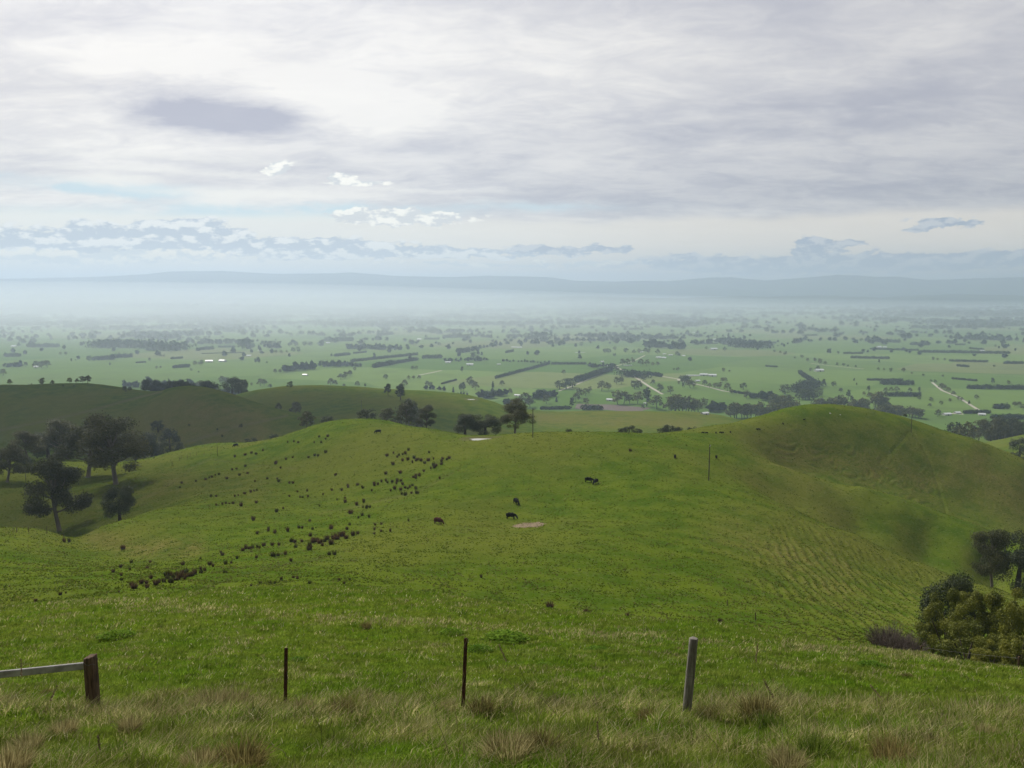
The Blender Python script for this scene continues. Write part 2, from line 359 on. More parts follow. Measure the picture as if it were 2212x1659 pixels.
def seg(lo, hi, step): return np.exp(np.arange(math.log(lo), math.log(hi), step))
ROW = np.concatenate([seg(2.0, 17, 0.012), seg(17, 60, 0.0075), seg(60, 520, 0.0030), seg(520, 2200, 0.006), seg(2200, 19000, 0.016)])
_c = np.arange(-0.735, 0.7351, 0.0021)
COLS = np.concatenate([-np.exp(np.linspace(math.log(1.9), math.log(0.745), 26)), _c, np.exp(np.linspace(math.log(0.745), math.log(1.9), 26))])
Y0 = 8.0
def _pond(u, D, rx, ry, up=0.0):
    b = 0; 
    for _ in range(6):
        z = float(base_h(side(u, b) * D, D)); b = -z / D
    return (float(side(u, b)) * D, D, z + up, rx, ry)
PONDS = [_pond(1040, 308, 5.2, 2.6, -0.3), _pond(1018, 882, 5.0, 3.2, -0.1)]
def ground_mesh():
    YY, AA = np.meshgrid(ROW, COLS, indexing='ij')
    X = AA * YY; Y = YY - Y0
    B = base_h(X, Y)
    U, V = project(X, Y, B)
    vis = (Y > 5)
    # steepness
    e = np.maximum(Y, 10) * 0.01
    gx = (base_h(X + e, Y) - B) / e; gy = (base_h(X, Y + e) - B) / e
    steep = np.hypot(gx, gy)
    r = np.maximum(np.hypot(X, Y), 1)
    Z = B.copy()
    near = 1 - sstep(r, 60, 130)
    hill = sstep(r, 45, 90) * (1 - sstep(r, 1100, 1500))
    # hummocks in the near pasture
    Z += near * sstep(r, 4, 9) * (0.17 * fbm(X / 2.3, Y / 2.3, 3, 1) + 0.10 * np.clip(fbm(X / 1.1, Y / 0.9, 2, 2) - 0.1, 0, 1))
    # rolling unevenness of the hills
    Z += hill * (0.9 * fbm(X / 38, Y / 38, 3, 3) + 0.22 * fbm(X / 6.5, Y / 6.5, 2, 4) + 0.10 * fbm(X / 1.9, Y / 1.9, 2, 6)) * (0.55 + 0.45 * sstep(r, 90, 200))
    # paths trodden by the cattle follow the contours of the steep faces
    terr = np.maximum.reduce([
        band(U, V, [(1700, 975), (1850, 1010), (2000, 1060)], 48) * (Y > 300) * (Y < 400) * 0.8,
        band(U, V, [(2050, 1010), (2260, 1130)], 90) * (Y > 300) * (Y < 420) * 0.30,
        band(U, V, [(40, 1110), (240, 1100), (330, 1060)], 60) * (Y > 215) * (Y < 400) * 0.7,
        band(U, V, [(200, 1165), (310, 1195), (420, 1180)], 30) * (Y > 140) * (Y < 240) * 0.5])
    wv = 1.15 + 0.20 * fbm(X / 40, Y / 40, 2, 12)
    ph = (B + 0.42 * fbm(X / 14, Y / 14, 3, 9)) / (wv * 0.62)
    saw = 0.5 + 0.5 * np.sin(2 * math.pi * ph) + 0.12 * np.sin(4 * math.pi * ph + 1)
    rip_m = band(U, V, [(1740, 1225), (1860, 1290), (1960, 1310)], 112) * (Y > 75) * (Y < 215)
    rip = np.sin(2 * math.pi * (X - .16 * (Y - 140) + 2.2 * fbm(X / 9, Y / 16, 3, 19)) / 2.15) * (.35 + .65 * sstep(fbm(X / 7, Y / 11, 2, 18), -.45, .05))
    Z += rip_m * rip * .20
    patch = sstep(fbm(X / 12, Y / 12, 2, 15), -0.30, 0.10)
    Z += terr * (saw - 0.5) * 0.75 * (0.45 + 0.55 * patch)
    # worn tracks on the slopes: shallow cuts
    trk = np.zeros_like(Z); pond_soil = np.zeros_like(Z)
    for pts, dl, dh in TRACKS:
        trk = np.maximum(trk, band(U, V, pts, 2.6) * (Y > dl) * (Y < dh))
    Z -= 0.35 * trk
    # farm dams: a level floor, a bank on the far side
    for (x0, y0, z0, rx, ry) in PONDS:
        q = np.hypot((X - x0) / rx, (Y - y0) / ry)
        Z = np.where(q < 2.2, Z + (z0 - 0.02 - Z) * (1 - sstep(q, 1.15, 2.2)), Z)
        Z -= 0.25 * (1 - sstep(q, 0.8, 1.0))
        Z += 0.55 * np.exp(-((q - 1.45) / 0.25) ** 2) * (Y > y0 + ry * 0.4)
        pond_soil = np.maximum(pond_soil, (1 - sstep(q, 1.5, 1.9)))
    dry = rip_m * (.15 + .55 * np.clip(rip, 0, 1)) + terr * (.15 + .9 * np.clip(saw, 0, 1)) + 0.34 * hill * sstep(steep, .30, .62) * (.6 + .8 * np.clip(fbm(X / 22, Y / 22, 3, 17) + .3, 0, 1))
    brown = band(U, V, [(230, 960), (420, 930), (560, 955)], 55) * (Y > 560) * (Y < 860) + 0.8 * band(U, V, [(1170, 905), (1500, 915)], 16) * (Y > 780) * (Y < 1000) \
        + 0.7 * band(U, V, [(400, 880), (560, 905)], 22) * (Y > 560) * (Y < 860) + 0.35 * band(U, V, [(2100, 1000), (2220, 1120)], 80) * (Y > 280) * (Y < 420) \
        + 0.5 * band(U, V, [(380, 1040), (560, 1060)], 40) * (Y > 200) * (Y < 420) + 0.6 * band(U, V, [(190, 1150), (280, 1185), (420, 1185)], 22) * (Y > 120) * (Y < 240) \
        + 0.5 * band(U, V, [(1580, 1150), (1800, 1240)], 60) * (Y > 75) * (Y < 220) + 0.45 * band(U, V, [(1650, 1010), (1800, 1080)], 40) * (Y > 240) * (Y < 310)
    verts = np.stack([X, Y, Z], -1).reshape(-1, 3)
    nr, nc = X.shape
    idx = np.arange(nr * nc).reshape(nr, nc)
    Q = np.stack([idx[:-1, :-1], idx[:-1, 1:], idx[1:, 1:], idx[1:, :-1]], -1).reshape(-1, 4)
    far = sstep(r, 1150, 1500)
    at = dict(dry=np.clip(dry + brown, 0, 1).ravel(), track=np.clip(trk * np.where(Y > 560, 1, .35) * (X < 60) + pond_soil * 0.8, 0, 1).ravel(), far=far.ravel(), terr=terr.ravel())
    return verts, Q, at, Z
TRACKS = [
 ([(1270, 1110), (1290, 1112)], 1e9, 1e9),
 ([(0, 929), (120, 905), (170, 893), (300, 858), (350, 846)], 560, 860),
 ([(380, 960), (430, 947), (500, 925), (555, 912), (620, 897)], 560, 860),
 ([(290, 1078), (332, 1068), (385, 1034), (423, 1003), (455, 990), (560, 1005), (640, 1012)], 250, 460),
 ([(440, 1270), (520, 1240), (620, 1215), (700, 1203)], 75, 200),
 ([(1966, 925), (1990, 960), (2010, 1000), (2030, 1060), (2045, 1110)], 320, 415),
 ([(1966, 930), (1940, 962), (1900, 1000)], 320, 415),
 ([(690, 1110), (800, 1085), (900, 1060), (980, 1020)], 180, 320),
]
GV, GQ, GA, GZ = ground_mesh()
_lr = np.log(ROW)
def hgt(x, y):
    x = np.asarray(x, float); y = np.asarray(y, float)
    yy = np.maximum(y + Y0, ROW[0] + 1e-3); a = np.clip(x / yy, COLS[0], COLS[-1] - 1e-6)
    j = np.clip(np.searchsorted(ROW, yy) - 1, 0, len(ROW) - 2); i = np.clip(np.searchsorted(COLS, a) - 1, 0, len(COLS) - 2)
    t = (yy - ROW[j]) / (ROW[j + 1] - ROW[j]); s = (a - COLS[i]) / (COLS[i + 1] - COLS[i])
    return (GZ[j, i] * (1 - s) + GZ[j, i + 1] * s) * (1 - t) + (GZ[j + 1, i] * (1 - s) + GZ[j + 1, i + 1] * s) * t
def at(u, v, lo=6.0, hi=40000.0):
    """where the sight line through a picture point first meets the ground"""
    b = float(slope(v)); a = float(side(u, b))
    ys = np.exp(np.linspace(math.log(lo), math.log(hi), 3000))
    h = hgt(a * ys, ys) + b * ys
    k = np.nonzero(h > 0)[0]
    if len(k) == 0:
        k = int(np.argmax(h / ys)); y = ys[k]
    else:
        k = int(k[0]); y = ys[k]
        if k > 0: y = ys[k - 1] + (ys[k] - ys[k - 1]) * (-h[k - 1]) / (h[k] - h[k - 1])
    return Vector((a * y, y, float(hgt(a * y, y))))
def px(n, y): return n * y / F * 1.0          # n picture units at y metres

# ------------------------------------------------------------------ materials
def new_mat(name):
    m = bpy.data.materials.new(name); m.use_nodes = True; m.node_tree.nodes.clear()
    return m, NT(m.node_tree)
def finish(m, g, color, rough=0.8, bump=None, strength=0.5, dist=0.05, spec=0.3, metal=0.0, transl=None):
    p = g.n('ShaderNodeBsdfPrincipled')
    g.put(p.inputs['Base Color'], color if isinstance(color, bpy.types.NodeSocket) else (*color, 1.0))
    g.put(p.inputs['Roughness'], rough); p.inputs['Specular IOR Level'].default_value = spec
    p.inputs['Metallic'].default_value = metal
    if bump is not None:
        b = g.n('ShaderNodeBump'); b.inputs['Strength'].default_value = strength; b.inputs['Distance'].default_value = dist
        g.put(b.inputs['Height'], bump); g.t.links.new(b.outputs[0], p.inputs['Normal'])
    o = g.n('ShaderNodeOutputMaterial'); sh = p.outputs[0]
    if transl:
        tr = g.n('ShaderNodeBsdfTranslucent'); g.put(tr.inputs[0], color if isinstance(color, bpy.types.NodeSocket) else (*color, 1.0))
        mx = g.n('ShaderNodeMixShader'); mx.inputs[0].default_value = transl
        g.t.links.new(sh, mx.inputs[1]); g.t.links.new(tr.outputs[0], mx.inputs[2]); sh = mx.outputs[0]
    g.t.links.new(sh, o.inputs['Surface'])
    return m
def plain_mat(name, c1, c2, scale=8.0, rough=0.8, stretch=(1, 1, 1), spec=0.3, bumps=0.4, metal=0.0, detail=5):
    m, g = new_mat(name); tc = g.n('ShaderNodeTexCoord'); mp = g.n('ShaderNodeMapping')
    g.t.links.new(tc.outputs['Object'], mp.inputs[0]); mp.inputs['Scale'].default_value = stretch
    n = g.noise(mp.outputs[0], scale, detail, 0.6)
    return finish(m, g, g.mix(g.step(n, 0.3, 0.7), c1, c2), rough, n, bumps, 0.02, spec, metal)
def attr(g, name, out='Fac'):
    a = g.n('ShaderNodeAttribute', attribute_name=name); return a.outputs[out]

def ground_mat():
    m, g = new_mat('pasture'); tc = g.n('ShaderNodeTexCoord'); P = tc.outputs['Object']
    sp = g.n('ShaderNodeSeparateXYZ'); g.put(sp.inputs[0], P)
    dry, trk, far, ter = (attr(g, k) for k in ('dry', 'track', 'far', 'terr'))
    n_big = g.noise(P, 0.012, 4, 0.55); n_mid = g.noise(P, 0.11, 5, 0.6); n_fine = g.noise(P, 1.1, 6, 0.65); n_hi = g.noise(P, 4.5, 4, 0.7)
    green = g.mix(g.step(n_mid, 0.35, 0.65), (0.057, 0.103, 0.007), (0.099, 0.139, 0.012))
    green = g.mix(g.mul(g.step(n_big, 0.42, 0.62), 0.65), green, (0.130, 0.140, 0.024))
    straw = g.mix(g.step(n_fine, 0.35, 0.65), (0.118, 0.114, 0.026), (0.170, 0.156, 0.045))
    c = g.mix(g.m('MULTIPLY', dry, g.step(n_mid, 0.25, 0.65, 0.35, 1.0)), green, straw)
    c = g.mix(g.step(n_fine, 0.50, 0.72), c, g.mix(0.55, c, (0.165, 0.185, 0.070)))
    c = g.mix(g.mul(g.step(n_hi, 0.56, 0.70), 0.45), c, (0.035, 0.060, 0.010))
    c = g.mix(g.mul(trk, 0.55), c, (0.16, 0.14, 0.075))
    # the plain: paddocks of different greens
    mp = g.n('ShaderNodeMapping'); g.put(mp.inputs[0], P); mp.inputs['Rotation'].default_value = (0, 0, 0.5); mp.inputs['Scale'].default_value = (1 / 520., 1 / 340., 0)
    vo = g.n('ShaderNodeTexVoronoi', distance='CHEBYCHEV'); g.put(vo.inputs['Vector'], mp.outputs[0]); vo.inputs['Scale'].default_value = 1.0; vo.inputs['Randomness'].default_value = 0.45
    s2 = g.n('ShaderNodeSeparateColor'); g.put(s2.inputs[0], vo.outputs['Color'])
    pf = g.mix(s2.outputs[0], (0.086, 0.160, 0.030), (0.152, 0.226, 0.058))
    pf = g.mix(g.mul(g.step(s2.outputs[1], 0.80, 0.95), 0.6), pf, (0.20, 0.20, 0.09))
    pf = g.mix(g.mul(g.step(g.noise(P, 0.01, 6, 0.65), 0.45, 0.7), 0.35), pf, (0.075, 0.115, 0.040))
    c = g.mix(far, c, pf)
    h = g.add(g.mul(n_fine, 0.5), g.mul(n_hi, 0.22))
    return finish(m, g, c, 0.9, g.mul(h, g.sub(1.0, far)), 0.85, 0.55, 0.0)
M = {}
M['ground'] = ground_mat()
ground = link('ground', mesh_np('ground', GV, GQ, M['ground'], True, None, GA))
tag(ground, kind='structure')

# mountains beyond the plain
MT2 = [(-500, 646), (0, 642), (150, 636), (420, 640), (620, 646), (800, 643), (1000, 648), (1250, 641), (1480, 646), (1700, 638), (1900, 644), (2050, 636), (2212, 640), (2700, 640)]
MT = [(-500, 603), (0, 602), (200, 598), (312, 592), (368, 586), (486, 585), (590, 591), (723, 590), (757, 588), (862, 596), (987, 598), (1053, 595), (1181, 598), (1244, 606),
      (1330, 608), (1383, 606), (1446, 607), (1532, 599), (1585, 599), (1654, 605.5), (1741, 599), (1810, 593), (1862, 595), (1897, 598), (1939, 597), (2001, 604.5), (2105, 601), (2212, 598), (2700, 600)]
def mountains():
    us = np.linspace(-600, 2800, 700); vs_ = np.interp(us, [p[0] for p in MT], [p[1] for p in MT])
    a = side(us, slope(vs_)); zc = -slope(vs_) * 15500
    rows = []
    for k, t in enumerate(np.linspace(0, 1, 46)):
        y = 13000 + t * 4050; f = np.interp(t, [0, 0.10, 0.35, 0.617, 1], [0, 0.16, 0.55, 1.0, 0.5]); x = a * y
        nz = fbm(x / 1500, np.full_like(x, y / 1500), 5, 21)
        wgt = 1 - abs(t - 0.617) * 1.0 if abs(t - 0.617) > 0.03 else 0.0
        z = PLAIN - 25 + (zc - PLAIN + 25) * f + (300 * nz * f * (1 - 0.9 * math.exp(-((t - 0.617) / 0.16) ** 2)) if wgt else 0)
        if t > 0.2: z = np.minimum(z, zc * y / 15500 - abs(t - 0.617) * 30 + (0 if not wgt else 0))
        z = z + 5 * perlin(x / 120, np.full_like(x, y / 120), 4)
        rows.append(np.stack([x, np.full_like(x, y), z], -1))
    V = np.concatenate(rows); n = len(us); idx = np.arange(len(V)).reshape(-1, n)
    Q = np.stack([idx[:-1, :-1], idx[:-1, 1:], idx[1:, 1:], idx[1:, :-1]], -1).reshape(-1, 4)
    m, g = new_mat('forest_hills'); tc = g.n('ShaderNodeTexCoord')
    nn = g.noise(tc.outputs['Object'], 0.002, 8, 0.6)
    finish(m, g, g.mix(g.step(nn, 0.4, 0.62), (0.028, 0.045, 0.025), (0.060, 0.085, 0.040)), 0.95)
    tag(link('mountains', mesh_np('mountains', V, Q, m, True)), kind='structure')
mountains()
def foothills():
    us = np.linspace(-600, 2800, 900); vs_ = np.interp(us, [p[0] for p in MT2], [p[1] for p in MT2])
    a = side(us, slope(vs_)); zc = -slope(vs_) * 11400; rows = []
    for t in np.linspace(0, 1, 26):
        y = 9800 + 3000 * t; f = math.sin(math.pi * min(1, t / .53) / 2) if t < .53 else math.cos((t - .53) / .47 * math.pi / 2); x = a * y
        z = PLAIN - 10 + (zc - PLAIN + 12) * f * (1 + .35 * fbm(x / 900, np.full_like(x, y / 700), 4, 77)) + f * 8 * np.abs(perlin(x / 60, np.full_like(x, y / 60), 5))
        rows.append(np.stack([x, np.full_like(x, y), z], -1))
    V = np.concatenate(rows); n = len(us); idx = np.arange(len(V)).reshape(-1, n)
    Q = np.stack([idx[:-1, :-1], idx[:-1, 1:], idx[1:, 1:], idx[1:, :-1]], -1).reshape(-1, 4)
    tag(link('hills', mesh_np('hills', V, Q, bpy.data.materials['forest_hills'], True)), kind='structure')
foothills()

# the hazy air over the plain
def haze():
    x0, x1, y0, y1, z0, z1 = -24000, 24000, -30, 19500, -262, 330
    V = [(x, y, z) for x in (x0, x1) for y in (y0, y1) for z in (z0, z1)]
    Q = [(0, 1, 3, 2), (4, 6, 7, 5), (0, 4, 5, 1), (2, 3, 7, 6), (0, 2, 6, 4), (1, 5, 7, 3)]
    m, g = new_mat('haze_air'); v = g.n('ShaderNodeVolumePrincipled')
    v.inputs['Color'].default_value = (0.66, 0.80, 1.0, 1); v.inputs['Density'].default_value = HAZE_D
    v.inputs['Anisotropy'].default_value = 0.5
    o = g.n('ShaderNodeOutputMaterial'); m.node_tree.links.new(v.outputs[0], o.inputs['Volume'])
    h = link('haze', mesh_np('haze', V, Q, m)); tag(h, kind='stuff'); h.display_type = 'WIRE'
HAZE_D = 1.3e-4
haze()
# a low bank of mist lying on the far plain
def mist():
    m, g = new_mat('mist_air'); v = g.n('ShaderNodeVolumePrincipled')
    v.inputs['Color'].default_value = (0.90, 0.955, 1.0, 1); v.inputs['Density'].default_value = 1.15e-4; v.inputs['Anisotropy'].default_value = 0.5
    o = g.n('ShaderNodeOutputMaterial'); m.node_tree.links.new(v.outputs[0], o.inputs['Volume'])
    lf = lambda x, y: 1 + .60 * math.tanh(-x / (y * .35))
    base = [(1650, 3), (2200, 34), (3000, 62), (4000, 84), (5500, 100), (7500, 116), (9500, 128), (11500, 122), (13500, 86), (15000, 20)]
    n = 48; xs = np.linspace(-21000, 21000, n)
    for q, (hs, off) in enumerate([(.42, 0), (.72, 300), (1.0, 700), (1.3, 1300), (1.62, 2100)]):
        pr = [(1650 + off, -8.0 - q), (1652 + off, 1 + q)] + [(y, 1 + z * hs) for y, z in base if y > 1900 + off] + [(15000 + q * 40, -8.0 - q)]
        V = []; Q = []; m_ = len(pr)
        for i, (y, z) in enumerate(pr):
            for x in xs: V.append((x, y + 120 * math.sin(x / 3300.0 + q) + i * .5, PLAIN + (z * lf(x, y) + 7 * math.sin(x / 2300.0 + q * 2) if z > 10 else z)))
        for i in range(m_ - 1):
            for k in range(n - 1): Q.append((i * n + k, i * n + k + 1, (i + 1) * n + k + 1, (i + 1) * n + k))
        for k in range(n - 1): Q.append((k + 1, k, (m_ - 1) * n + k, (m_ - 1) * n + k + 1))
        caps = [tuple(i * n for i in range(m_)), tuple(i * n + n - 1 for i in range(m_ - 1, -1, -1))]
        me = bpy.data.meshes.new('mist'); me.from_pydata(V, [], Q + caps); me.materials.append(m)
        tag(link('mist', me), kind='stuff')
mist()
# ------------------------------------------------------------------ plants: shared builders
M['bark'] = plain_mat('bark', (0.10, 0.085, 0.065), (0.26, 0.22, 0.18), 6, 0.9, (1, 1, 0.2))
M['dark_bark'] = plain_mat('dark_bark', (0.035, 0.028, 0.022), (0.09, 0.07, 0.055), 6, 0.9, (1, 1, 0.2))
def leaf_mat(name, transl=0.25, spec=0.25, rough=0.6, v0=0.78, v1=1.22):
    m, g = new_mat(name); c = attr(g, 'col', 'Color')
    oi = g.n('ShaderNodeObjectInfo')
    hs = g.n('ShaderNodeHueSaturation'); g.put(hs.inputs['Color'], c)
    g.put(hs.inputs['Value'], g.step(oi.outputs['Random'], 0, 1, v0, v1, False)); g.put(hs.inputs['Hue'], g.step(oi.outputs['Random'], 0, 1, 0.51, 0.49, False))
    return finish(m, g, hs.outputs[0], rough, spec=spec, transl=transl)
M['leaf'] = leaf_mat('leaves'); M['blade'] = leaf_mat('grass_blades', 0.40, 0.04, 0.8); M['far_leaf'] = leaf_mat('far_leaves', 0.1, 0.0, 0.9, 1.0, 1.9)

def tube(P, Rr, n=7):
    """tapered tube through points; returns verts, quads"""
    V = []; Q = []
    P = [Vector(p) for p in P]
    for i, p in enumerate(P):
        d = (P[min(i + 1, len(P) - 1)] - P[max(i - 1, 0)]).normalized()
        s = d.cross(Vector((0, 1, 0.01))).normalized() if abs(d.y) < 0.9 else d.cross(Vector((1, 0, 0))).normalized()
        t = s.cross(d)
        for k in range(n):
            a = 2 * math.pi * k / n; V.append(p + (s * math.cos(a) + t * math.sin(a)) * Rr[i])
    for i in range(len(P) - 1):
        for k in range(n):
            Q.append((i * n + k, i * n + (k + 1) % n, (i + 1) * n + (k + 1) % n, (i + 1) * n + k))
    return [tuple(v) for v in V], Q
def merge(parts):
    V = []; Q = []
    for v, q in parts:
        o = len(V); V += list(v); Q += [tuple(i + o for i in f) for f in q]
    return V, Q
def leaves(rs, C, Rd, n, size, col_lo, col_hi, flat=0.75, up=0.25):
    """leaf-sized faces spread through ellipsoid clumps. C centres, Rd radii (k,3)"""
    C = np.asarray(C, float); Rd = np.asarray(Rd, float)
    w = Rd[:, 0] * Rd[:, 1]; pick = rs.choice(len(C), n, p=w / w.sum())
    d = rs.randn(n, 3); d /= np.linalg.norm(d, axis=1)[:, None]
    rad = rs.rand(n) ** 0.30 * np.where(rs.rand(n) < .22, 1.0 + .45 * rs.rand(n), 1.0)
    p = C[pick] + d * Rd[pick] * rad[:, None]
    nm = d + rs.randn(n, 3) * 0.8; nm[:, 2] += up; nm /= np.linalg.norm(nm, axis=1)[:, None]
    t = np.cross(nm, rs.randn(n, 3)); t /= np.linalg.norm(t, axis=1)[:, None]; b = np.cross(nm, t)
    s = size * (0.6 + 0.8 * rs.rand(n))[:, None]
    V = np.stack([p - t * s, p + b * s * flat, p + t * s, p - b * s * flat * 0.6], 1).reshape(-1, 3)
    Q = np.arange(n * 4).reshape(-1, 4)
    k = np.clip(0.30 + 0.35 * (d[:, 2] * 0.5 + 0.5) * 0 + 0.5 * rs.rand(len(C))[pick] + 0.35 * (rs.rand(n) - 0.4), 0, 1)[:, None]
    col = np.asarray(col_lo) * (1 - k) + np.asarray(col_hi) * k
    return V, Q, np.repeat(col, 4, 0)

def tree_meshes(kind, seed, n, size, low=False):
    """unit-height tree: (trunk mesh, crown mesh)"""
    rs = np.random.RandomState(seed); rnd = random.Random(seed)
    C = []; Rd = []; tubes = []
    lo, hi = (0.016, 0.024, 0.010), (0.060, 0.078, 0.030)
    if kind == 'gum':
        lean = Vector((rnd.uniform(-.06, .06), rnd.uniform(-.05, .05), 0))
        tubes.append(tube([(0, 0, -0.04), (0.0, 0, 0.03), tuple(lean * .5 + Vector((0, 0, .2))), tuple(lean + Vector((0, 0, .42))), tuple(lean + Vector((0, 0, .7)))], [.040, .028, .023, .018, .008]))
        nl = 9 + rnd.randrange(4)
        for i in range(nl):
            a = i * 2.4 + rnd.uniform(-.4, .4); t = (i + .5) / nl; z0 = 0.22 + 0.35 * t; z1 = min(0.36 + 0.56 * t + rnd.uniform(-.08, .05), 0.91)
            r = (0.34 - 0.24 * t) * rnd.uniform(.75, 1.2)
            e = Vector((math.cos(a) * r, math.sin(a) * r, z1)) + lean; s = lean * z0 + Vector((0, 0, z0)); mid = s.lerp(e, .55) + Vector((0, 0, -.03))
            tubes.append(tube([s, mid, e], [.013, .009, .004], 5))
            for k in range(3):
                C.append(tuple(e + Vector((rnd.uniform(-.09, .09), rnd.uniform(-.09, .09), rnd.uniform(-.09, .05))))); q = rnd.uniform(.08, .135); Rd.append((q * 1.15, q * 1.15, q * .78))
        for k in range(5):
            a = rnd.uniform(0, 6.3); r = rnd.uniform(.16, .30); C.append((math.cos(a) * r, math.sin(a) * r, rnd.uniform(.24, .42))); q = rnd.uniform(.06, .11); Rd.append((q, q, q * .8))
        lo, hi = (0.034, 0.042, 0.015), (0.130, 0.130, 0.045)
    elif kind == 'tall':                       # tall open gum with the crown in tiers
        tubes.append(tube([(0, 0, -.03), (.01, 0, .3), (0, .01, .6), (.02, 0, .88)], [.028, .02, .014, .005]))
        for i in range(15):
            a = i * 2.4; t = i / 14; z = .30 + .60 * t; r = (.20 - .11 * t) * rnd.uniform(.45, 1.2)
            e = Vector((math.cos(a) * r, math.sin(a) * r, z)); tubes.append(tube([(0, 0, z - .12), e], [.009, .003], 5))
            for k in range(2):
                C.append(tuple(e + Vector((rnd.uniform(-.05, .05), rnd.uniform(-.05, .05), rnd.uniform(-.03, .05))))); q = rnd.uniform(.05, .10); Rd.append((q * 1.2, q * 1.2, q * .8))
        C.append((0, 0, .93)); Rd.append((.09, .09, .06))
    elif kind == 'round':                      # dense dome down to the ground
        tubes.append(tube([(0, 0, -.05), (0, 0, .2), (.02, 0, .6)], [.05, .04, .02]))
        for i in range(22):
            a = rnd.uniform(0, 6.3); u = rnd.uniform(.0, 1); z = .22 + .62 * u; r = .36 * math.sqrt(max(0.03, 1 - ((z - .42) / .55) ** 2)) * rnd.uniform(.5, 1)
            C.append((math.cos(a) * r, math.sin(a) * r, z)); q = rnd.uniform(.12, .19); Rd.append((q, q, q * .8))
        lo, hi = (0.022, 0.032, 0.012), (0.080, 0.098, 0.034)
    elif kind == 'wattle':                     # broad bright bush
        tubes.append(tube([(0, 0, -.05), (0, 0, .3), (.05, 0, .6)], [.035, .025, .01]))
        for k in range(4):
            a = k * 1.6; tubes.append(tube([(0, 0, .1), (math.cos(a) * .3, math.sin(a) * .3, .6)], [.02, .008], 5))
        for i in range(46):
            a = rnd.uniform(0, 6.3); z = .12 + .78 * rnd.random(); r = .50 * math.sqrt(max(0.02, 1 - ((z - .36) / .62) ** 2)) * rnd.uniform(.55, 1.05)
            C.append((math.cos(a) * r, math.sin(a) * r, z)); q = rnd.uniform(.06, .12); Rd.append((q, q, q * .8))
        lo, hi = (0.045, 0.066, 0.008), (0.240, 0.245, 0.034)
    elif kind == 'cypress':
        tubes.append(tube([(0, 0, -.03), (0, 0, .5)], [.03, .02]))
        for i in range(10):
            z = .1 + .085 * i; C.append((0, 0, z)); q = .2 * (1 - z * .8) + .03; Rd.append((q, q, .1))
        lo, hi = (0.012, 0.02, 0.01), (0.03, 0.045, 0.02)
    if low: tubes = tubes[:1]
    tv, tq = merge(tubes)
    V, Q, col = leaves(rs, C, Rd, n, size, lo, hi)
    return (tv, tq), (V, Q, col)
PROTO = {}
def proto(kind, seed, n, size, lod):
    key = (kind, seed, lod)
    if key not in PROTO:
        (tv, tq), (V, Q, col) = tree_meshes(kind, seed, n, size, lod == 'lo')
        bark = M['dark_bark'] if kind in ('wattle', 'round') else M['bark']
        if lod == 'lo':
            nV = np.concatenate([np.array(tv), V]); nQ = np.concatenate([np.array(tq), Q + len(tv)])
            cc = np.concatenate([np.full((len(tv), 3), 0.06), col])
            me = mesh_np(kind, nV, nQ, M['far_leaf'], False, cc); PROTO[key] = me
        else:
            PROTO[key] = (mesh_np('trunk', tv, tq, bark, True), mesh_np('crown', V, Q, M['leaf'], False, col))
    return PROTO[key]
_nt = [0]
def tree(kind, p, H, lod, label, group=None, seed=None, wide=1.0, name=None, cat='tree'):
    """hi / mid trees have trunk and crown parts; far ones are one small mesh"""
    _nt[0] += 1; i = _nt[0]; rnd = random.Random(i * 7)
    seed = (i % 4 if lod != 'hi' else i % 3) if seed is None else seed
    n, size = {'hi': (19000, .0105), 'mid': (2600, .023), 'lo': (420, .052)}[lod]
    if kind == 'wattle': n, size = 16000, .013
    if kind in ('round',) : size *= 1.1
    pr = proto(kind, seed, n, size, lod)
    names = {'gum': 'gum_tree', 'tall': 'tall_gum_tree', 'round': 'round_tree', 'wattle': 'wattle_bush', 'cypress': 'cypress_tree'}
    nm = name or names[kind]
    if lod == 'lo':
        o = link(nm, pr, None, p)
    else:
        o = empty(nm, p); link('trunk', pr[0], o); link('crown', pr[1], o)
    o.rotation_euler = (0, 0, rnd.uniform(0, 6.28)); o.scale = (H * wide, H * wide, H)
    return tag(o, label, cat, group)
def tree_uv(kind, u, v, hpx, lod, label, group=None, lo=6.0, hi=40000, **kw):
    p = at(u, v, lo, hi); return tree(kind, p, rise(v, v - hpx, p.y), lod, label, group, **kw)
def tree_top(kind, u, D, vtop, lod, label, group=None, **kw):
    b = float(slope(vtop)); x = float(side(u, b)) * D; z = float(hgt(x, D))
    return tree(kind, Vector((x, D, z)), max(2.0, -b * D - z), lod, label, group, **kw)

# ---- trees on the hills
tree_uv('gum', 250, 1046, 152, 'hi', 'big spreading gum tree with pale trunk, right of the left cluster, above its own shade', lo=280, seed=0, wide=1.22)
tree_uv('gum', 128, 1147, 170, 'hi', 'dark lone gum tree lowest on the left slope, trunk in the gully', lo=225, seed=1, wide=0.98)
tree_uv('round', 259, 1127, 78, 'hi', 'small bushy tree on the fold of the slope below the big spreading gum', lo=225, seed=0, name='bushy_tree')
tree_top('gum', 183, 345, 903, 'hi', 'tall dark gum tree directly left of the big spreading gum', seed=2, wide=1.25)
tree_top('gum', 140, 420, 902, 'hi', 'wide gum tree at the back of the left cluster, second from the big gum', seed=0, wide=1.35)
tree_top('round', 100, 430, 925, 'hi', 'rounded gum tree in the middle of the left cluster', seed=1, wide=1.3)
tree_top('gum', 55, 400, 925, 'hi', 'gum tree at the left end of the cluster above the green flat', seed=1, wide=1.3)
tree_top('gum', 10, 330, 958, 'hi', 'dark gum tree cut by the left edge of the picture', seed=2, wide=1.2)
tree_top('round', 60, 360, 985, 'mid', 'low dark bush under the left cluster of gums', seed=1, wide=1.1, name='bush', cat='bush')
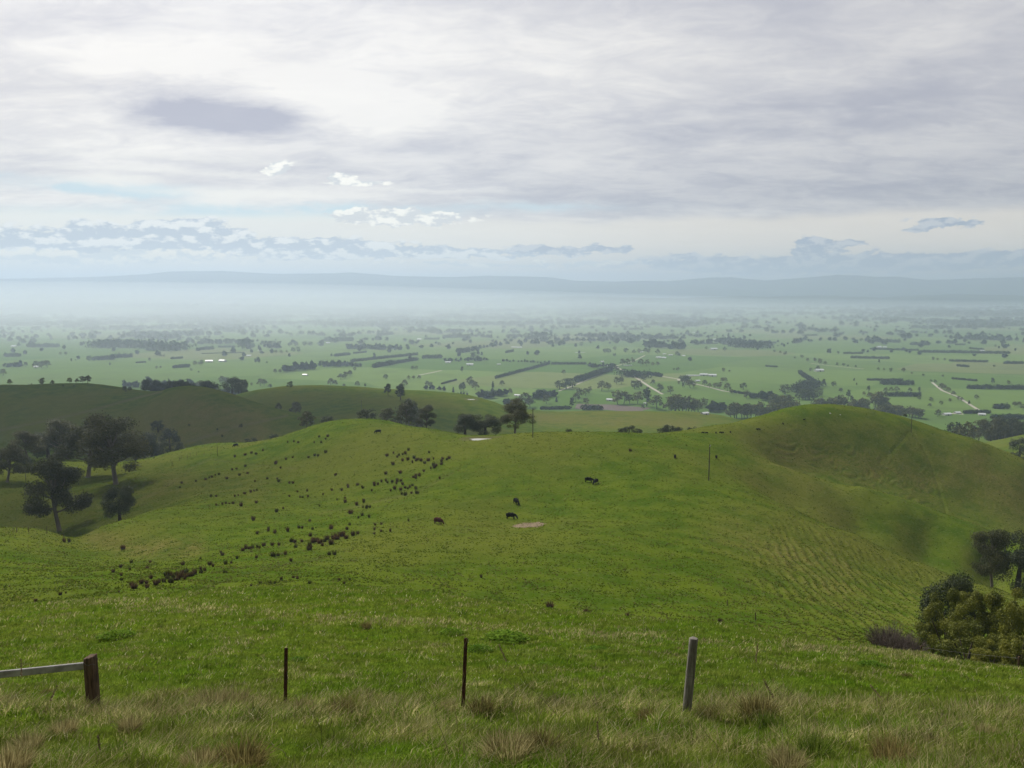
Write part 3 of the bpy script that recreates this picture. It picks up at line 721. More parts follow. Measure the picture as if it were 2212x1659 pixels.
tree_top('round', 325, 480, 930, 'hi', 'dark bushy tree just right of the big spreading gum', seed=2, wide=1.1, name='bushy_tree')
tree_top('gum', 215, 470, 905, 'mid', 'gum tree half hidden behind the two tallest of the left cluster', seed=2, wide=1.1)
tree_top('round', 290, 520, 930, 'mid', 'shaded tree behind the crown of the big spreading gum', seed=0, wide=1.1, name='bushy_tree')
tree_top('round', 350, 500, 950, 'mid', 'low bush at the right end of the left cluster', seed=3, wide=1.1, name='bush', cat='bush')
for k, (u, D, vt) in enumerate([(384, 470, 952), (535, 470, 946), (548, 475, 944), (590, 465, 935), (505, 470, 952), (480, 620, 950), (410, 640, 940)]):
    tree_top('round', u, D, vt, 'mid', 'small dark bush just behind the left part of the long ridge', 'bushes behind the long ridge on the left', wide=1.2, name='bush', cat='bush')
tree_top('gum', 661, 430, 886, 'mid', 'flat topped gum tree behind the ridge, leftmost of the centre trees', seed=3, wide=1.15)
tree_top('round', 705, 425, 896, 'mid', 'low brownish thicket right of the flat topped gum behind the ridge', seed=2, wide=1.5, name='thicket')
tree_top('round', 793, 415, 880, 'mid', 'round dark tree behind the top of the long ridge above the lone cow', seed=1, wide=1.5)
tree_top('gum', 835, 410, 880, 'mid', 'brownish gum tree beside the round tree behind the ridge', seed=0, wide=1.35)
tree_top('gum', 876, 405, 864, 'mid', 'middle gum tree of the three behind the ridge top', seed=1, wide=1.0)
tree_top('gum', 920, 390, 872, 'hi', 'tall gum tree at the right end of the row behind the ridge top', seed=1, wide=1.05)
tree_top('tall', 838, 885, 828, 'mid', 'open gum tree on the far hill, left of a close pair', seed=0, wide=1.2)
tree_top('tall', 865, 860, 829, 'mid', 'open gum tree on the far hill, right of a close pair', seed=1, wide=1.3)
tree_top('gum', 880, 640, 858, 'mid', 'dim gum tree on the slope below the pair on the far hill', seed=2)
tree_top('round', 1004, 345, 890, 'hi', 'broad dark gum tree behind the dam, left of two', seed=2, wide=1.45, name='gum_tree')
tree_top('round', 1048, 350, 892, 'hi', 'broad dark gum tree behind the dam, right of two', seed=1, wide=1.45, name='gum_tree')
tree_top('gum', 1112, 330, 862, 'hi', 'tall open gum tree behind the ridge beside the power pole', seed=0, wide=1.15)
for k, (u, D, vt) in enumerate([(1228, 345, 925), (1270, 350, 931), (1360, 360, 918), (1345, 360, 923), (1378, 362, 924), (1448, 380, 915), (1432, 378, 921), (1466, 380, 922), (1496, 400, 920)]):
    tree_top('round', u, D, vt, 'mid', 'dark bush top showing over the middle of the ridge', 'bushes behind the ridge centre', wide=1.25, name='bush', cat='bush')
tree_top('gum', 601, 740, 869, 'mid', 'small tree in the fold between the two far left hills, left one', wide=1.0)
tree_top('gum', 638, 730, 866, 'mid', 'small tree in the fold between the two far left hills, right one', wide=1.1)
for lab, L in (('small gum tree on the crest of the far left hill', [(20, 800, 819), (90, 790, 815), (112, 790, 820), (150, 805, 815), (165, 805, 817), (178, 805, 811), (188, 805, 809), (68, 790, 828)]),
               ('dark tree beyond the crest between the far left hills', [(325, 900, 816), (345, 900, 822), (374, 860, 819), (392, 860, 818), (410, 860, 822), (390, 850, 825), (440, 900, 818), (455, 900, 820), (500, 1020, 812), (520, 1020, 815), (515, 1000, 828)]),
               ('small bush on the shaded face of the far left hills', [(137, 770, 838), (160, 770, 838), (268, 770, 833), (280, 770, 835), (626, 950, 823), (272, 760, 842), (340, 640, 905), (470, 630, 925), (520, 630, 915), (365, 600, 925)])):
    for u, D, vt in L: tree_top('gum' if 'gum' in lab else 'round', u, D, vt, 'mid', lab, lab.replace('small ', '') + ' set', wide=1.1)
# right side of the near ground
tree_top('gum', 2152, 215, 1133, 'hi', 'dark gum tree with a gappy crown at the right edge below the steep hill', seed=1, wide=0.8)
tree_top('round', 2208, 222, 1140, 'hi', 'dark tree cut by the right edge beside the gum below the steep hill', seed=1, wide=0.9, name='bushy_tree')
tree_top('round', 2060, 104, 1231, 'hi', 'dark rounded tree standing at the back of the wattles', seed=0, wide=0.80, name='round_tree')
for k, (u, D, vt, w, lb) in enumerate([
        (2052, 86, 1274, 0.68, 'bright yellow green wattle bush at the left of the thicket'),
        (2115, 92, 1262, 0.62, 'brownish green wattle bush in the middle back of the thicket'),
        (2098, 72, 1340, 0.95, 'broad low wattle bush at the front of the thicket'),
        (2180, 90, 1280, 0.62, 'dark green wattle bush at the right back of the thicket'),
        (2222, 84, 1268, 0.60, 'olive wattle bush against the right edge of the picture'),
        (2200, 66, 1368, 0.9, 'small wattle bush low at the right edge'),
        (2020, 88, 1345, 0.8, 'low green wattle bush next to the bare grey shrub'),
        (2150, 66, 1385, 0.95, 'low wattle bush in front just above the near crest')]):
    tree_top('wattle', u, D, vt, 'hi', lb, 'wattles at the right', wide=w, seed=k % 3, cat='bush')
def bare_shrub():
    rnd = random.Random(4); tb = []
    for i in range(420):
        a = rnd.uniform(0, 6.3); r = rnd.uniform(.1, 1) ** .7 * .9; h = rnd.uniform(.45, 1.0) * (1 - .35 * r)
        b0 = Vector((math.cos(a) * r * .45, math.sin(a) * r * .45, 0)); e = Vector((math.cos(a) * r, math.sin(a) * r, h))
        m_ = b0.lerp(e, .5) + Vector((rnd.uniform(-.06, .06), rnd.uniform(-.06, .06), .06))
        tb.append(tube([b0, m_, e], [.010, .007, .003], 3))
        for k in range(3):
            q = m_.lerp(e, rnd.random()); tb.append(tube([q, q + Vector((rnd.uniform(-.14, .14), rnd.uniform(-.14, .14), rnd.uniform(.04, .16)))], [.005, .002], 3))
    V, Q = merge(tb)
    return mesh_np('bare_shrub', V, Q, plain_mat('grey_twigs', (0.10, 0.075, 0.065), (0.17, 0.13, 0.115), 4))
sm = bare_shrub()
for (u, D, vt, w, lb) in [(1925, 80, 1345, 1.15, 'leafless grey brown shrub just over the near crest left of the wattles'), (1965, 76, 1365, 1.0, 'smaller leafless shrub against the wattles')]:
    b = float(slope(vt)); x = float(side(u, b)) * D; z = float(hgt(x, D)); H = -b * D - z
    o = link('bare_shrub', sm, None, (x, D, z)); o.scale = (H * w * .75, H * w * .75, H); tag(o, lb, 'shrub')

# ---- trees, hedges and sheds of the plain, noted on three enlargements
KX = {3: 0.0, 4: 722.9, 5: 1445.7}
def cu(c, x): return KX[c] + 0.3472 * x
def cv(y): return 542 + 0.3472 * y
ZONE = {3: 'left', 4: 'middle', 5: 'right'}
T = [  # (crop, x, y base, height, kind)
 (3,1230,560,30,'r'),(3,1275,548,20,'r'),(3,1300,548,22,'r'),(3,1418,580,38,'r'),(3,1448,580,36,'r'),(3,1508,610,62,'r'),(3,1535,608,66,'r'),(3,1558,610,60,'r'),(3,1640,598,40,'r'),(3,1670,600,44,'r'),
 (3,1700,598,42,'r'),(3,1735,590,28,'r'),(3,1805,595,30,'r'),(3,1840,595,32,'r'),(3,1825,628,30,'r'),(3,1855,628,32,'r'),(3,1895,592,30,'r'),(3,1930,592,30,'r'),(3,557,685,36,'r'),(3,1215,716,34,'g'),
 (3,1250,716,38,'g'),(3,975,735,20,'g'),(3,1000,732,18,'g'),(3,1190,745,15,'r'),(3,1235,758,12,'r'),(3,930,685,22,'g'),(3,685,715,20,'t'),(3,445,690,22,'t'),(3,472,683,10,'g'),(3,375,650,22,'g'),
 (3,410,650,24,'g'),(3,160,722,32,'g'),(3,220,730,46,'g'),(3,260,730,48,'g'),(3,295,726,50,'g'),(3,20,778,46,'g'),(3,1000,660,20,'g'),(3,1020,660,18,'g'),(3,1715,640,26,'g'),(3,1750,640,24,'g'),
 (3,1785,636,20,'g'),(3,1712,760,28,'g'),(3,1742,760,26,'g'),(3,1590,700,30,'t'),(3,1612,700,26,'t'),(3,1660,700,15,'g'),(3,2060,840,52,'g'),(3,2085,838,36,'g'),(3,2120,800,38,'g'),(3,2150,790,40,'g'),
 (3,2180,775,34,'g'),(3,1620,840,48,'g'),(3,1645,838,40,'g'),(3,1565,838,20,'g'),(3,1680,855,30,'g'),(3,1385,830,54,'g'),(3,1420,835,50,'g'),(3,1480,860,62,'g'),(3,1515,865,50,'g'),(3,1850,528,16,'r'),
 (3,1810,532,24,'r'),(3,1940,522,22,'r'),(3,740,640,14,'g'),(3,870,600,20,'g'),(3,2010,700,20,'g'),(3,70,525,22,'r'),(3,430,562,18,'g'),
 (4,142,845,36,'g'),(4,190,848,24,'t'),(4,318,797,32,'r'),(4,435,845,48,'g'),(4,58,795,32,'g'),(4,95,778,36,'g'),(4,125,745,26,'g'),(4,60,850,26,'g'),(4,485,740,26,'g'),(4,508,740,26,'g'),
 (4,460,800,26,'g'),(4,490,800,26,'g'),(4,525,800,28,'g'),(4,580,845,38,'g'),(4,600,848,34,'g'),(4,738,880,36,'c'),(4,785,875,50,'t'),(4,800,872,56,'t'),(4,840,835,56,'g'),(4,858,840,40,'g'),
 (4,875,865,54,'g'),(4,793,755,36,'t'),(4,985,850,42,'c'),(4,1042,840,38,'g'),(4,1090,890,36,'g'),(4,1425,768,30,'g'),(4,1318,950,56,'g'),(4,1380,940,38,'c'),(4,1185,975,96,'g'),(4,1215,970,60,'g'),
 (4,1525,915,62,'g'),(4,1500,940,60,'g'),(4,1560,900,48,'g'),(4,1582,885,42,'g'),(4,1475,978,64,'t'),(4,1560,960,50,'g'),(4,1660,870,66,'g'),(4,1702,868,50,'g'),(4,1755,830,48,'g'),(4,1785,828,46,'g'),
 (4,1865,858,52,'r'),(4,1895,860,56,'g'),(4,1760,955,90,'g'),(4,1800,952,84,'g'),(4,1835,950,60,'g'),(4,1885,950,78,'g'),(4,1942,968,118,'t'),(4,1918,980,26,'r'),(4,1980,835,36,'g'),(4,2025,880,54,'g'),
 (4,2090,890,52,'g'),(4,1918,812,42,'g'),(4,2178,820,48,'r'),(4,2005,985,90,'g'),(4,1240,580,24,'g'),(4,1380,582,28,'r'),(4,1535,592,26,'r'),(4,1590,578,18,'r'),(4,1682,635,30,'r'),(4,1705,635,30,'r'),
 (4,1742,620,26,'g'),(4,1740,656,20,'r'),(4,1812,634,32,'r'),(4,1862,642,30,'g'),(4,1895,640,34,'g'),(4,1935,640,38,'g'),(4,1955,638,30,'g'),(4,2010,645,36,'g'),(4,2130,655,30,'g'),(4,1790,715,44,'g'),
 (4,1825,712,44,'g'),(4,1860,700,30,'g'),(4,1905,715,44,'g'),(4,1940,715,40,'g'),(4,2110,742,14,'r'),(4,2140,740,18,'g'),(4,1980,718,28,'g'),(4,2010,715,26,'g'),(4,1400,860,62,'r'),(4,1440,858,72,'r'),
 (4,1480,850,60,'r'),(4,1755,755,42,'g'),(4,1850,680,20,'g'),(4,865,670,42,'r'),(4,890,680,30,'g'),(4,710,478,20,'r'),(4,180,588,26,'g'),(4,470,572,26,'g'),(4,650,592,24,'g'),(4,1100,890,20,'g'),
 (5,215,975,60,'g'),(5,720,892,66,'r'),(5,935,902,50,'r'),(5,960,842,46,'t'),(5,1022,843,34,'r'),(5,1065,882,32,'g'),(5,1115,920,56,'t'),(5,1135,940,40,'t'),(5,1240,880,42,'t'),(5,1250,920,44,'g'),
 (5,1212,900,26,'g'),(5,460,862,44,'r'),(5,480,918,50,'g'),(5,385,890,32,'g'),(5,362,872,50,'g'),(5,310,860,46,'g'),(5,285,855,36,'g'),(5,250,852,32,'g'),(5,220,840,40,'g'),(5,80,818,44,'r'),
 (5,112,820,46,'r'),(5,130,852,58,'g'),(5,150,850,40,'g'),(5,85,852,32,'t'),(5,60,830,24,'g'),(5,330,820,36,'g'),(5,350,815,28,'g'),(5,50,745,20,'r'),(5,335,755,28,'g'),(5,375,755,16,'g'),
 (5,880,748,22,'r'),(5,925,745,32,'g'),(5,1345,882,34,'g'),(5,1380,880,36,'g'),(5,1415,882,40,'g'),(5,1500,880,30,'g'),(5,1555,880,34,'t'),(5,1555,925,22,'r'),(5,1630,935,26,'r'),(5,1690,958,26,'r'),
 (5,1745,940,24,'g'),(5,1620,972,26,'g'),(5,1910,925,32,'g'),(5,2010,830,42,'t'),(5,2110,835,30,'g'),(5,2145,970,36,'g'),(5,2175,972,36,'g'),(5,2200,990,40,'g'),(5,1690,860,40,'g'),(5,1710,868,42,'g'),
 (5,1735,880,34,'g'),(5,1765,902,32,'g'),(5,1800,930,28,'g'),(5,1820,935,26,'g'),(5,1655,820,20,'r'),(5,1628,815,16,'r'),(5,1670,1030,46,'g'),(5,655,630,16,'r'),(5,690,640,20,'g'),(5,720,650,26,'g'),
 (5,780,670,14,'r'),(5,825,665,20,'r'),(5,860,690,24,'g'),(5,905,688,24,'g'),(5,935,705,36,'g'),(5,968,710,26,'g'),(5,1045,712,18,'r'),(5,1085,716,18,'r'),(5,1110,720,14,'r'),(5,1160,724,14,'r'),
 (5,1300,742,18,'g'),(5,1335,745,16,'g'),(5,1380,755,28,'g'),(5,1455,755,30,'g'),(5,1508,768,16,'g'),(5,1580,780,16,'r'),(5,1700,785,16,'r'),(5,1305,700,26,'t'),(5,1050,640,18,'r'),(5,1195,565,22,'r'),
 (5,1640,682,24,'g'),(5,1670,684,20,'g'),(5,1712,684,18,'g'),(5,2020,722,14,'r'),(5,2030,600,18,'g'),(5,345,625,30,'g'),(5,230,615,22,'g'),(5,1150,812,20,'t'),(5,1165,838,18,'t'),(5,1865,960,30,'t'),
]
ROWS = [ # (crop, x0, y0, x1, y1, height, count, kind) a line of single trees
 (3,1770,752,1960,735,44,13,'g'),(3,1985,722,2205,718,36,13,'g'),(3,25,725,140,720,30,8,'g'),(4,0,718,175,722,24,9,'g'),(4,680,690,960,684,24,14,'g'),(4,1040,690,1340,702,18,14,'g'),(4,870,612,1040,592,28,8,'g'),
 (4,1350,562,1900,565,26,18,'g'),(4,1930,600,2170,610,44,12,'g'),(5,0,612,85,612,44,6,'g'),(5,0,1005,185,1005,104,10,'g'),(5,255,1000,350,995,62,6,'r'),(5,365,1040,780,1040,104,18,'g'),(5,500,915,560,915,34,4,'g'),
 (5,580,930,655,930,58,5,'g'),(5,640,975,760,975,84,6,'g'),(5,805,925,900,922,70,6,'r'),(5,905,1000,1090,990,92,10,'g'),(5,1125,1010,1215,1005,90,6,'g'),(5,1275,985,1350,985,104,5,'g'),(5,1290,1045,1445,1045,84,8,'g'),
 (5,1470,1030,1580,1045,72,6,'g'),(4,890,918,990,915,52,6,'g'),(4,985,905,1070,900,46,5,'g'),(4,1060,960,1150,965,46,6,'g'),(4,1230,925,1370,905,52,8,'r'),(4,745,905,830,900,22,5,'r'),(4,550,860,690,870,34,5,'r'),
 (3,885,858,980,862,66,5,'g'),(3,1010,868,1200,872,66,9,'g'),(3,1225,885,1345,888,84,6,'g'),(3,1360,900,1550,905,44,9,'g'),(3,1600,885,1700,890,28,5,'r'),(3,770,850,870,850,44,4,'t'),(3,150,845,230,845,16,4,'r'),
 (4,1580,725,1745,722,24,10,'g'),(5,1440,610,1500,640,18,4,'r'),
]
HEDGE = [ # (crop, x0, y0, x1, y1, height)
 (3,580,602,940,602,56),(3,940,618,1135,618,60),(3,2020,562,2195,562,28),(3,580,682,692,676,30),(3,707,668,822,662,27),(3,1062,674,1135,670,15),(3,845,698,908,695,10),(3,1075,730,1180,724,22),
 (3,25,660,130,658,26),(3,1240,618,1328,612,22),(3,1360,602,1462,600,14),(3,1255,640,1520,634,6),(3,2080,656,2175,648,18),(3,170,600,370,600,28),(4,0,657,92,648,18),(4,118,640,197,632,13),
 (4,100,692,515,648,20),(4,240,728,372,705,30),(4,380,702,516,680,22),(4,545,670,668,668,26),(4,0,562,112,562,26),(4,675,541,838,541,26),(4,265,530,362,520,20),(4,1065,636,1112,626,15),
 (4,762,637,836,628,32),(4,1000,795,1335,705,20),(4,665,830,760,804,11),(4,1500,818,1725,742,36),(4,1350,706,1565,706,17),(4,1795,778,1928,788,44),(4,1940,770,2035,785,26),(4,1278,988,1470,984,24),
 (4,1535,990,1662,990,34),(4,560,552,650,552,14),(4,1070,535,1165,535,20),(4,1210,548,1335,548,42),(5,812,765,900,826,28),(5,898,835,802,885,46),(5,1230,806,1452,808,16),(5,1312,832,1515,834,32),
 (5,1350,904,1565,906,30),(5,1858,858,2212,862,32),(5,2017,982,2118,982,34),(5,1830,1012,1992,1012,26),(5,1085,641,1206,641,14),(5,1130,668,1370,673,18),(5,1218,564,1436,572,24),(5,1500,586,1622,587,22),
 (5,1560,632,2120,642,20),(5,1250,614,1550,622,14),(5,1780,587,1840,587,12),(5,1870,610,1955,618,13),(5,1760,798,1912,812,15),(5,1740,688,1980,694,16),(5,1790,718,1862,724,16),(5,2080,702,2200,704,20),
 (5,600,720,672,724,11),(5,830,530,920,528,12),(5,175,577,300,579,9),(5,330,583,430,587,8),(5,420,600,600,606,46),(5,560,567,665,577,13),(5,380,880,560,905,18),(5,2000,1046,2240,1046,34),
]
KIND = {'g': 'gum', 'r': 'round', 't': 'tall', 'c': 'cypress'}
WORD = {'g': 'spreading gum tree', 'r': 'rounded dark tree', 't': 'tall thin gum tree', 'c': 'narrow cypress tree'}
def belt(y): return 'nearest' if y > 850 else ('middle distance' if y > 700 else 'hazy far')
def solo(c, x, y, h, k, row=False):
    p = at(cu(c, x), cv(y), 1120)
    lab = ('%s %son the %s plain, %s part' % (WORD[k], 'in a row ' if row else 'standing alone ', belt(y), ZONE[c]))
    tree(KIND[k], p, 0.3472 * h * p.y / F * 1.05, 'lo', lab, 'trees: ' + lab, wide=1.15 if k in 'gr' else 1.0)
_cnt = 0
for c, x, y, h, k in T: solo(c, x, y, h, k); _cnt += 1
_rr = random.Random(5); _extra = []
for c, x0, y0, x1, y1, h, n, k in sorted(ROWS, key=lambda r: -r[5]):
    for i in range(n):
        t = (i + .5 + _rr.uniform(-.3, .3)) / n
        q = (c, x0 + (x1 - x0) * t, y0 + (y1 - y0) * t + _rr.uniform(-3, 3), h * _rr.uniform(.7, 1.12), k)
        if _cnt < 330: solo(*q, row=True); _cnt += 1
        else: _extra.append(q)
def hedge_mesh(p0, p1, H, wd, seed):
    rs = np.random.RandomState(seed); d = p1 - p0; L = max(d.length, 1); n = max(3, int(L / (H * .45)))
    C = []; Rd = []
    for i in range(n):
        t = (i + .5) / n; q = d * t; z = float(hgt(p0.x + q.x, p0.y + q.y)) - p0.z
        s = rs.uniform(.8, 1.12)
        C.append((q.x + rs.uniform(-1, 1), q.y + rs.uniform(-1, 1), z + H * .46 * s)); Rd.append((max(L / n * .8, wd), wd, H * .5 * s))
    nf = int(min(5000, 90 * n + 200))
    return leaves(rs, C, Rd, nf, max(H, 6) * .14, (0.014, 0.020, 0.010), (0.036, 0.050, 0.024))
for i, (c, x0, y0, x1, y1, h) in enumerate(HEDGE):
    p0 = at(cu(c, x0), cv(y0), 1120); p1 = at(cu(c, x1), cv(y1), 1120); H = .3472 * h * (p0.y + p1.y) / 2 / F
    V, Q, col = hedge_mesh(p0, p1, H, H * (.45 if h < 40 else 1.6), i)
    lab = '%s dark windbreak hedge on the %s plain, %s part' % ('tall' if h > 35 else ('long' if abs(x1 - x0) > 200 else ('slanting' if abs(y1 - y0) > 25 else 'short')), belt(y0), ZONE[c])
    tag(link('windbreak', mesh_np('windbreak', V, Q, M['far_leaf'], False, col), None, p0), lab, 'hedge', 'hedges: ' + lab)

def low_trees(pts, seed):
    """many small far trees as one mesh; pts (n,4): x, y, z, height"""
    rs = np.random.RandomState(seed); pts = np.asarray(pts, float); n = len(pts)
    ring = []
    for (zf, rf, m) in ((0.12, .30, 5), (0.5, .46, 5), (0.82, .30, 5)):
        for k in range(m): a = 2 * math.pi * (k + zf * 3) / m; ring.append((math.cos(a) * rf, math.sin(a) * rf, zf))
    ring.append((0, 0, 1.0)); ring = np.array(ring)
    fc = []
    for lvl in (0, 5):
        for k in range(5): a, b = lvl + k, lvl + (k + 1) % 5; fc += [(a, b, b + 5), (a, b + 5, a + 5)]
    for k in range(5): fc.append((10 + k, 10 + (k + 1) % 5, 15))
    fc = np.array(fc); m = len(ring)
    j = 1 + rs.uniform(-.38, .38, (n, m, 3)); wv = rs.uniform(.8, 1.5, (n, 1)) * np.interp(pts[:, 1], [3000, 7000], [1.1, 2.6])[:, None]
    V = ring[None] * j * pts[:, 3][:, None, None]; V[:, :, :2] *= wv[:, :, None]; V += pts[:, None, :3]
    Q = (fc[None] + (np.arange(n) * m)[:, None, None]).reshape(-1, 3)
    g_ = rs.uniform(.6, 1.3, (n, 1)); col = np.repeat(np.array([[.022, .032, .016]]) * g_, m, 0)
    return V.reshape(-1, 3), Q, col
def far_wood():
    rs = np.random.RandomState(3); pts = []
    for c, x, y, h, k in _extra:
        p = at(cu(c, x), cv(y), 1120); pts.append((p.x, p.y, p.z, .3472 * h * p.y / F))
    n = 60000
    v = 632 + (1 - rs.rand(n) ** 0.9) * 150; u = rs.uniform(-260, 2470, n)
    b = slope(v); y = -PLAIN / np.maximum(b, .011); x = side(u, b) * y
    d1 = fbm(x / 900, y / 520, 3, 31); d2 = fbm(x / 2200, y / 2600, 2, 33)
    lines = np.abs(fbm(x / 700, y / 600, 2, 40)) < .018
    lf = np.clip((1000 - u) / 1000, 0, 1)
    thr = np.interp(v, [632, 680, 712, 735, 760, 785], [.02, .08, .16, .28, .44, .60]) - .14 * lf * (v < 725)
    keep = ((d1 + .5 * d2) > thr) | (lines & (rs.rand(n) < .9) & (v < 745)) | (rs.rand(n) < np.interp(v, [640, 700, 785], [.02, .02, .006]))
    x, y, v = x[keep], y[keep], v[keep]; z = hgt(x, y)
    h = rs.uniform(9, 20, len(x)) * np.interp(y, [3000, 12000], [1, 1.5])
    pts = np.array(pts).reshape(-1, 4); pts = np.concatenate([pts, np.stack([x, y, z, h], -1)])
    V, Q, col = low_trees(pts, 9)
    print('far trees', len(pts))
    tag(link('distant_woodland', mesh_np('distant_woodland', V, Q, M['far_leaf'], False, col)), kind='stuff')
far_wood()
# plantation at the right beyond the steep hill
def plantation():
    rs = np.random.RandomState(8); n = 0
    for k in range(46):
        u = rs.uniform(2025, 2300); D = rs.uniform(880, 1150)
        vt = np.interp(u, [2025, 2060, 2100, 2150, 2212, 2300], [935, 908, 900, 897, 893, 890]) + rs.uniform(0, 22) - (1150 - D) * -.01
        tree_top('round' if k % 3 else 'gum', u, D, vt, 'mid' if k < 24 else 'lo', 'dark tree in the plantation behind the steep hill at the right edge', 'plantation behind the steep hill', wide=.9)
plantation()
for (u, D, vt) in [(2205, 640, 945), (2190, 620, 975), (2215, 600, 985), (2170, 600, 985), (1955, 430, 905), (2240, 640, 950)]:
    tree_top('round', u, D, vt, 'mid', 'dark bush on the shoulder beyond the steep hill at the right', 'bushes beyond the steep hill', wide=1.3, name='bush', cat='bush')
# ------------------------------------------------------------------ sheds and farm houses
M['white_iron'] = plain_mat('white_iron', (0.62, 0.64, 0.66), (0.80, 0.81, 0.82), 1.0, 0.45, spec=0.5)
M['wall_pale'] = plain_mat('wall_pale', (0.45, 0.44, 0.42), (0.6, 0.59, 0.56), 1.0, 0.7)
M['door_dark'] = plain_mat('door_dark', (0.05, 0.05, 0.055), (0.10, 0.10, 0.10), 1.0, 0.6)
M['glass'] = plain_mat('glass', (0.03, 0.04, 0.05), (0.05, 0.06, 0.08), 1.0, 0.15, spec=0.6)
def box(x0, x1, y0, y1, z0, z1):
    V = [(x, y, z) for x in (x0, x1) for y in (y0, y1) for z in (z0, z1)]
    return V, [(0, 1, 3, 2), (4, 6, 7, 5), (0, 4, 5, 1), (2, 3, 7, 6), (0, 2, 6, 4), (1, 5, 7, 3)]
def shed_protos():
    P = {}
    for k, (L, W, H, RH) in {'barn': (1.0, .55, .18, .12), 'long': (1.0, .16, .045, .035), 'house': (1.0, .62, .17, .17)}.items():
        wv, wq = box(-L / 2, L / 2, -W / 2, W / 2, -.10, H)
        o = len(wv); g_ = wv + [(-L / 2 * .999, -W / 2, H), (-L / 2 * .999, W / 2, H), (-L / 2 * .999, 0, H + RH * .96), (L / 2 * .999, -W / 2, H), (L / 2 * .999, W / 2, H), (L / 2 * .999, 0, H + RH * .96)]
        me = bpy.data.meshes.new('wall'); me.from_pydata(g_, [], wq + [(o, o + 1, o + 2), (o + 3, o + 5, o + 4)]); me.materials.append(M['wall_pale'])
        e = .03 * W + .01; rv = []; t = .012
        for z in (0, t):
            for x in (-L / 2 - e, L / 2 + e):
                rv += [(x, -W / 2 - e, H - e * .4 + z), (x, 0, H + RH + z), (x, W / 2 + e, H - e * .4 + z)]
        rq = [(0, 1, 4, 3), (1, 2, 5, 4), (6, 9, 10, 7), (7, 10, 11, 8), (0, 3, 9, 6), (2, 8, 11, 5), (0, 6, 7, 1), (1, 7, 8, 2), (3, 4, 10, 9), (4, 5, 11, 10)]
        r = bpy.data.meshes.new('roof'); r.from_pydata(rv, [], rq); r.materials.append(M['white_iron'])
        d = bpy.data.meshes.new('door'); v, q = box(-.07 if k != 'long' else -.03, .07 if k != 'long' else .03, -W / 2 - .008, -W / 2 + .01, -.02, H * .8); d.from_pydata(v, [], q); d.materials.append(M['door_dark'])
        ws = []
        for x in (-.33, .3):
            w_ = bpy.data.meshes.new('window'); v, q = box(x - .05, x + .05, -W / 2 - .006, -W / 2 + .01, H * .35, H * .75); w_.from_pydata(v, [], q); w_.materials.append(M['glass']); ws.append(w_)
        P[k] = (me, r, d, ws)
    return P
SH = shed_protos()
def shed(c, x0, x1, y, kind, lab, rz=None, group=None, uv=None):
    if uv: u0, u1, v = uv
    else: u0, u1, v = cu(c, x0), cu(c, x1), cv(y)
    p = at((u0 + u1) / 2, v, 900 if uv else 1120); L = (u1 - u0) * p.y / F
    rnd = random.Random(int(x0 + y * 3)); rz = rnd.uniform(-.5, .5) if rz is None else rz
    nm = {'barn': 'farm_shed', 'long': 'long_shed', 'house': 'farm_house'}[kind]
    o = empty(nm, p, rz, L)
    me, r, d, ws = SH[kind]; link('wall', me, o); link('roof', r, o); link('door', d, o)
    if kind == 'house':
        for w in ws: link('window', w, o)
    tag(o, lab, 'house' if kind == 'house' else 'shed', group)
shed(0, 0, 0, 0, 'barn', 'small white shed on the green ridge just left of the big right hill', 0.5, uv=(1514, 1531, 895))
